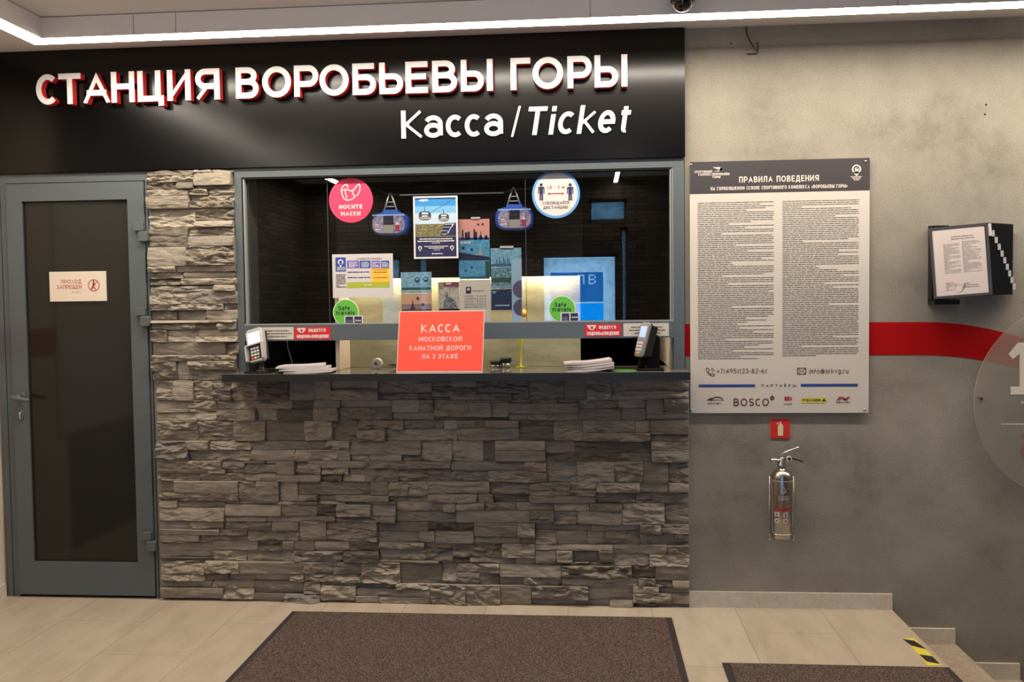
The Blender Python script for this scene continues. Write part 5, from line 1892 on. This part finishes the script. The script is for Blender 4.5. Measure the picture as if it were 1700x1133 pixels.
stroke_line(mb, [at(a, b, q2) for a, b in ((1181, 666), (1186, 660), (1193, 659.5), (1200, 662.5))], .005, q2, charcoal)
stroke_line(mb, [at(a, b, q2) for a, b in ((1184, 665), (1190, 664.5), (1202, 664.8))], .003, q2, maroon)
textp(mb, 'НОВАЯ ЛИГА', (1175, 671.6), (1197, 671.4), 2.8, q2, .2, charcoal, .2)
build('partner_logo', mb, e)
mb = MB()
textp(mb, 'NRJ', (1302.5, 667.5), (1314.5, 664), 7, q2, .26, mat('nrj_red', rgb(170, 46, 50), .5), .14)
textp(mb, 'РАДИО', (1301.5, 672.6), (1315, 672.4), 2.6, q2, .22, charcoal, .2)
build('partner_logo', mb, e)
mb = MB()
rectp(mb, 1330, 660.5, 1372.5, 669.5, q2, yellow_soft)
textp(mb, 'FISCHER', (1332, 667), (1362, 666.6), 3.8, q2 - .0005, .24, dark_ink, .16, .2)
mb.poly([(at(a, b, q2)[0], q2 - .0005, at(a, b, q2)[1]) for a, b in ((1364, 666.8), (1371.5, 666.6), (1368, 661.8))], dark_ink)
build('partner_logo', mb, e)
mb = MB()
for (pts, mt_) in ((((1388.5, 665), (1393, 659), (1399, 659), (1395, 665)), mat('brick_print', rgb(168, 62, 60), .5)), (((1397, 660), (1401, 660), (1407, 665), (1401, 665)), maroon), (((1401.5, 664.5), (1406.5, 659), (1412, 659), (1406, 664.8)), mat('brick_print'))):
    mb.poly([(at(a, b, q2)[0], q2 - .0003, at(a, b, q2)[1]) for a, b in pts][::-1], mt_)
textp(mb, 'НОВАЯ ЛИГА', (1388, 669.8), (1411.5, 669.6), 2.8, q2, .2, charcoal, .2)
build('partner_logo', mb, e)
for (px, py) in ((1147.5, 273.5), (1437, 268), (1148.5, 681.5), (1435.5, 680.5)):
    x, z = at(px, py, BY)
    mb = MB(chrome)
    mb.lathe([(.0062, .012), (.0062, -.002), (.004, -.0045), (.0005, -.005)], (x, BY, z), 14, chrome, axis='y')
    build('screw', mb, e)

# ================================================================ FIRE EXTINGUISHER
x0, x1, z0, z1 = boxp(1278.3, 695.3, 1311.5, 728.5, -.002)
e = thing('extinguisher_sign', ((x0 + x1) / 2, -.002, z0), 'small red square fire extinguisher sign below the rules board', 'sign')
mb = MB(sign_red)
mb.prism_y([(x0, z0), (x1, z0), (x1, z1), (x0, z1)], -.0035, -.0005, mat('sign_edge', rgb(206, 120, 100), .5))
mb.rect(x0 + .002, x1 - .002, z0 + .002, z1 - .002, -.0042, sign_red)
build('plate', mb, e)
cw = mat('symbol_cream', rgb(226, 214, 178), .5)
mb = MB(cw)
c = (x0 + x1) / 2 + .002
zz0 = z0 + .014
mb.poly([(c - .0125, -.0048, zz0), (c + .0125, -.0048, zz0), (c + .0125, -.0048, zz0 + .046), (c + .009, -.0048, zz0 + .055), (c + .004, -.0048, zz0 + .058), (c + .004, -.0048, zz0 + .068), (c - .004, -.0048, zz0 + .068), (c - .004, -.0048, zz0 + .058), (c - .009, -.0048, zz0 + .055), (c - .0125, -.0048, zz0 + .046)])
stroke_line(mb, [(c, zz0 + .066), (c - .009, zz0 + .064), (c - .019, zz0 + .057)], .004, -.0048)
build('symbol', mb, e)

EYC = -0.075
ex, _ = at(1298, 830, EYC)
ezb = at(1298, 893, EYC)[1]
ezt = at(1298, 779, EYC)[1]
ER = 0.0525
e = thing('fire_extinguisher', (ex, EYC, ezb), 'slim polished steel fire extinguisher hanging on the concrete wall', 'fire extinguisher')
Hc = ezt - ezb
mb = MB(polished)
mb.lathe([(ER - .008, .004), (ER - .004, 0), (ER, .004), (ER, Hc - .045), (ER * .96, Hc - .03), (ER * .82, Hc - .015), (ER * .55, Hc - .004), (.017, Hc), (.016, Hc + .02)], (ex, EYC, ezb), 48, polished)
build('cylinder', mb, e)
mb = MB(chrome)
mb.lathe([(.019, 0), (.021, .004), (.021, .014), (.016, .02), (.015, .045), (.012, .05)], (ex, EYC, ezt + .008), 24, chrome)
mb.tube([(ex + .006, EYC, ezt + .035), (ex - .03, EYC - .006, ezt + .042), (ex - .056, EYC - .012, ezt + .044)], [.010, .011, .009], chrome, 12)
build('valve', mb, e)
mb = MB(chrome)
mb.lathe([(.013, 0), (.013, -.012)], (ex + .03, EYC - .012, ezt + .052), 18, white, axis='y')
mb.lathe([(.008, -.012), (.008, -.0135)], (ex + .03, EYC - .012, ezt + .052), 14, dark_ink, axis='y')
build('gauge', mb, e)
mb = MB(chrome)
mb.tube([(ex - .012, EYC, ezt + .068), (ex + .02, EYC - .004, ezt + .083), (ex + .075, EYC - .008, ezt + .104), (ex + .083, EYC - .008, ezt + .104)], [.005, .006, .006, .004], chrome, 8)
build('lever', mb, e)
mb = MB(chrome)
mb.tube([(ex + .01, EYC, ezt + .05), (ex + .05, EYC - .002, ezt + .052), (ex + .08, EYC - .002, ezt + .044), (ex + .098, EYC - .002, ezt + .036)], [.006, .006, .005, .004], mat('dark_steel', rgb(90, 82, 76), .3, 1), 8)
build('carry_handle', mb, e)
# printed label wrapped on the front


def cyl(u, v):                                 # angle (deg, 0 = facing viewer) and height above the base
    a = math.radians(-90 + u)
    r_ = ER + .0007
    return (ex + r_ * math.cos(a), EYC + r_ * math.sin(a), ezb + v)


def patch(mb, u0, u1, v0, v1, mt_, n=8):
    for k in range(n):
        a, b = u0 + (u1 - u0) * k / n, u0 + (u1 - u0) * (k + 1) / n
        mb.poly([cyl(a, v0), cyl(b, v0), cyl(b, v1), cyl(a, v1)], mt_)


lab = mat('label_silver', rgb(196, 186, 176), .5)
mb = MB(lab)
for (u0, u1, v0, v1) in ((-68, -65, .03, Hc - .05), (52, 55, .03, Hc - .05), (-68, 55, .03, .0335), (-68, 55, Hc - .0535, Hc - .05)):
    patch(mb, u0, u1, v0, v1, lab, 10)
sc_ = Hc / .345
patch(mb, -55, 42, .146 * sc_, .160 * sc_, mat('label_red', rgb(158, 46, 42), .4), 10)
for u0 in (-50, -5):
    for v0 in (.086, .118):
        patch(mb, u0, u0 + 24, v0 * sc_, (v0 + .02) * sc_, lab, 3)
        patch(mb, u0 + 8, u0 + 18, (v0 + .004) * sc_, (v0 + .014) * sc_, charcoal, 2)
for (v0, n_) in ((.036, 4), (.052, 3), (.20, 2), (.215, 1)):
    for k in range(n_):
        patch(mb, -50 if v0 < .1 else -32, -10 if v0 < .1 else 26, (v0 + k * .006) * sc_, (v0 + k * .006 + .0022) * sc_, lab if v0 > .1 else grey_print, 4)
dr = [(-4, .268), (-12, .252), (-14, .244), (-10, .236), (-3, .233), (5, .236), (9, .244), (6, .252), (-2, .268)]
for a, b in zip(dr, dr[1:]):
    mb.poly([cyl(a[0], a[1] * sc_), cyl(b[0], b[1] * sc_), cyl(b[0] * .72 - .8, .248 * sc_ + (b[1] - .248) * .72 * sc_), cyl(a[0] * .72 - .8, .248 * sc_ + (a[1] - .248) * .72 * sc_)], lab)
build('label', mb, e)
mb = MB(chrome)
for s in (-1, 1):
    mb.tube([(ex + s * (ER + .004), EYC + .01, ezb + .34 * sc_ * .9), (ex + s * (ER + .004), EYC + .01, ezb + .02), (ex + s * (ER + .003), EYC + .012, ezb - .012)], .0028, chrome, 8)
    mb.lathe([(.0005, -.006), (.005, -.002), (.005, .003), (.0005, .006)], (ex + s * (ER + .003), EYC + .01, ezb - .012), 10, chrome, cap=False)
mb.tube([(ex + ER * 1.06 * math.cos(a), EYC + ER * 1.06 * math.sin(a), ezb + .026) for a in [math.pi + math.pi * k / 16 for k in range(17)]], .0025, chrome, 8)
mb.box(ex - .018, ex + .018, EYC + ER, -.0005, ezb + .03, ezt - .06, chrome)
build('bracket', mb, e)

# ================================================================ FLIP DISPLAY
pivx = at(1551, 440, -.10)[0]
e = thing('flip_display', (pivx, 0, at(1560, 500, -.03)[1]), 'black wall mounted flip display with tabbed document panels at right', 'document holder')
zt0_, zb0_ = at(1560, 379, -.05)[1], at(1560, 496, -.05)[1]
mb = MB(black)
lxb = at(1544.5, 440, -.03)[0]
mb.box(lxb, lxb + .022, -.05, -.001, zb0_ - .012, zt0_ + .010)
mb.box(lxb, lxb + .115, -.085, -.001, zb0_ - .028, zb0_ - .006)
mb.box(lxb, lxb + .085, -.03, -.001, zt0_ + .006, zt0_ + .014)
build('bracket', mb, e)
NP = 10
xf_, xb_ = at(1649, 430, -.14)[0], at(1680, 430, -.02)[0]
pw = (xf_ - pivx) / math.cos(math.radians(9))
ph_ = zt0_ - zb0_
for k in range(NP):
    t = k / (NP - 1)
    px_ = pivx + (xb_ - pw - pivx) * t
    py_ = -.100 + .080 * t
    ang = math.radians(-9 + 7.5 * t)
    M_ = Matrix.Translation((px_, py_, zb0_ - .002 + .016 * t)) @ Matrix.Rotation(ang, 4, 'Z') @ Matrix.Rotation(math.radians(-4.2 * (1 - t)), 4, 'Y')
    mb = MB(black)
    mb.M = M_
    fr = .011
    fm_ = mat('smoke_frame', rgb(74, 74, 78), .35) if k == 0 else black
    for (a, b, c, d) in ((0, pw, 0, fr), (0, pw, ph_ - fr, ph_), (0, fr, fr, ph_ - fr), (pw - fr, pw, fr, ph_ - fr)):
        mb.box(a, b, -.0035, .0035, c, d, fm_)
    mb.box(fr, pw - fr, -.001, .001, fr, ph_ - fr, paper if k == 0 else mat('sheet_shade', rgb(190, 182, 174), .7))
    mb.box(pw - fr - .012, pw - fr, -.0014, .0014, fr, ph_ - fr, fm_)
    pn = build('panel', mb, e)
    mb = MB(paper)
    mb.M = M_
    zt_k = ph_ * (.985 - .092 * k) if k else ph_ * .985
    hgt_ = ph_ * (.17 if k == 0 else .085)
    mb.box(pw - .004, pw + .014, -.0012, .0012, zt_k - hgt_, zt_k, paper)
    build('tab', mb, pn)
    if k == 0:
        mb = MB(ink)
        mb.M = M_
        mb.rect(.014, pw - .016, .010, ph_ - .016, -.0018, mat('sheet_pinkish', rgb(216, 202, 194), .6))
        yy = -.0026
        bars(mb, .09, .19, ph_ * .865, ph_ * .80, 2, yy, grey_print, .3, 0)
        bars(mb, .055, .125, ph_ * .76, ph_ * .34, 22, yy, grey_print, .28, .6)
        bars(mb, .135, .215, ph_ * .78, ph_ * .34, 26, yy, grey_print, .28, .6)
        bars(mb, .055, .10, ph_ * .22, ph_ * .1, 6, yy, grey_print, .28, .5)
        bars(mb, .135, .20, ph_ * .20, ph_ * .12, 3, yy, grey_print, .28, .5)
        for j in range(18):
            a, b = 2 * math.pi * j / 18, 2 * math.pi * (j + 1) / 18
            mb.poly([(.112 + r_ * math.cos(t_), yy, ph_ * .125 + r_ * math.sin(t_)) for r_, t_ in ((.02, a), (.02, b), (.0185, b), (.0185, a))], grey_print)
        for L in ([(.115, ph_ * .07), (.128, ph_ * .13), (.136, ph_ * .19), (.13, ph_ * .12), (.14, ph_ * .16)],):
            for a, b in zip(L, L[1:]):
                mb.poly([(a[0], yy, a[1]), (b[0], yy, b[1]), (b[0] + .002, yy, b[1]), (a[0] + .002, yy, a[1])], ink)
        build('document', mb, pn)

# ================================================================ ACRYLIC DISC
AY = -0.035
acx, acz = at(1790, 668, AY)
ar = acx - at(1617, 665, AY)[0]
e = thing('floor_disc', (acx, AY, acz - ar), 'large clear acrylic disc with white number one at right edge', 'sign')
mb = MB(acrylic)
pts = [(acx + ar * math.cos(2 * math.pi * k / 96), acz + ar * math.sin(2 * math.pi * k / 96)) for k in range(96)]
mb.poly([(p[0], AY, p[1]) for p in pts])
edge = mat('acrylic_edge', rgb(176, 166, 148), .4)
for k in range(96):
    a, b = pts[k], pts[(k + 1) % 96]
    mb.poly([(a[0], AY, a[1]), (a[0], AY + .004, a[1]), (b[0], AY + .004, b[1]), (b[0], AY, b[1])], edge)
build('disc', mb, e)
mb = MB(white)
P1 = [(1674, 588), (1690, 569), (1717, 569), (1717, 642), (1732, 642), (1732, 655.5), (1677.5, 655.5), (1677.5, 642), (1692.5, 642), (1692.5, 587.5), (1681.5, 597)]
w1 = mat('numeral_white', rgb(214, 204, 188), .5)
mb.poly([(at(a, b, AY)[0], AY - .001, at(a, b, AY)[1]) for a, b in P1][::-1], w1)
rectp(mb, 1662, 703.6, 1760, 705.4, AY - .001, w1)
stroke_line(mb, [at(1695, 666.5, AY), at(1700, 670.5, AY)], .004, AY - .001, w1)
stroke_line(mb, [at(1700, 666.5, AY), at(1695, 670.5, AY)], .004, AY - .001, w1)
build('numeral', mb, e)
mb = MB(chrome)
x, z = at(1629, 662, AY)
mb.lathe([(.007, .035), (.007, -.003), (.005, -.006)], (x, AY, z), 14, mat('dark_steel'), axis='y')
build('screw', mb, e)
mb = MB(stripe_red)
cx_, cz_ = at(1710, 750, 0)
mb.disc(cx_, cz_, .045, -.0016, stripe_red, 24)
cx_, cz_ = at(1701, 724, 0)
mb.disc(cx_, cz_, .014, -.0018, stripe_red, 16)
struct('trim_3', mb)

# ================================================================ FLOOR MATS AND TAPE
def floor_mat_thing(label, x0, x1, y0, y1):
    e = thing('entrance_mat', ((x0 + x1) / 2, y1, 0), label, 'mat', 'entrance mats')
    t = .028
    mb = MB(rubber)
    for (a, b, c, d) in ((x0, x1, y1 - t * .6, y1), (x0, x1, y0, y0 + t), (x0, x0 + t, y0 + t, y1 - t * .6), (x1 - t, x1, y0 + t, y1 - t * .6)):
        mb.box(a, b, c, d, .0006, .006)
    build('border', mb, e)
    mb = MB(carpet)
    mb.box(x0 + t, x1 - t, y0 + t, y1 - t * .6, .0006, .010)
    build('pile', mb, e)


floor_mat_thing('large brown speckled mat on floor before the ticket counter', -1.468, .386, -2.1, -.185)
floor_mat_thing('brown speckled mat at the top of the stair beside yellow tape', .545, 1.458, -2.1, -.722)
mb = MB(yellow)
hx0, hx1, hy0, hy1 = 1.385, 1.447, -.712, -.385
tz = .0012


def fl(zx, zy, z):
    d = RIGHT * ((1460 + zx / 6.95 - 850) / F_PX) + DOWN * ((970 + zy / 6.95 - 566.5) / F_PX) + FWD
    return CAM + d * ((z - CAM.z) / d.z)


mb.poly([fl(*p_, tz) for p_ in ((560, 945), (725, 940), (400, 622), (290, 628))], yellow)
for q_ in (((270, 635), (370, 712), (540, 755), (470, 700), (400, 655)), ((455, 812), (545, 895), (700, 925), (610, 835))):
    mb.poly([fl(*p_, tz + .0005) for p_ in q_], tape_black)
tag(build('hazard_tape', mb, origin=(hx0, hy0, 0)), 'yellow and black warning tape patch at edge of the top step', 'tape')

# a poster board on the left wall, mirrored in the door glass
mb = MB(board_mat)
mb.box(XL + .0005, XL + .014, -1.60, -.52, .78, 2.2)
tag(build('notice_board', mb, origin=(XL, -1.0, .78)), 'pale notice board on left wall mirrored in the door glass', 'notice board')

for o in bpy.data.objects:
    if '_o' in o:
        del o['_o']
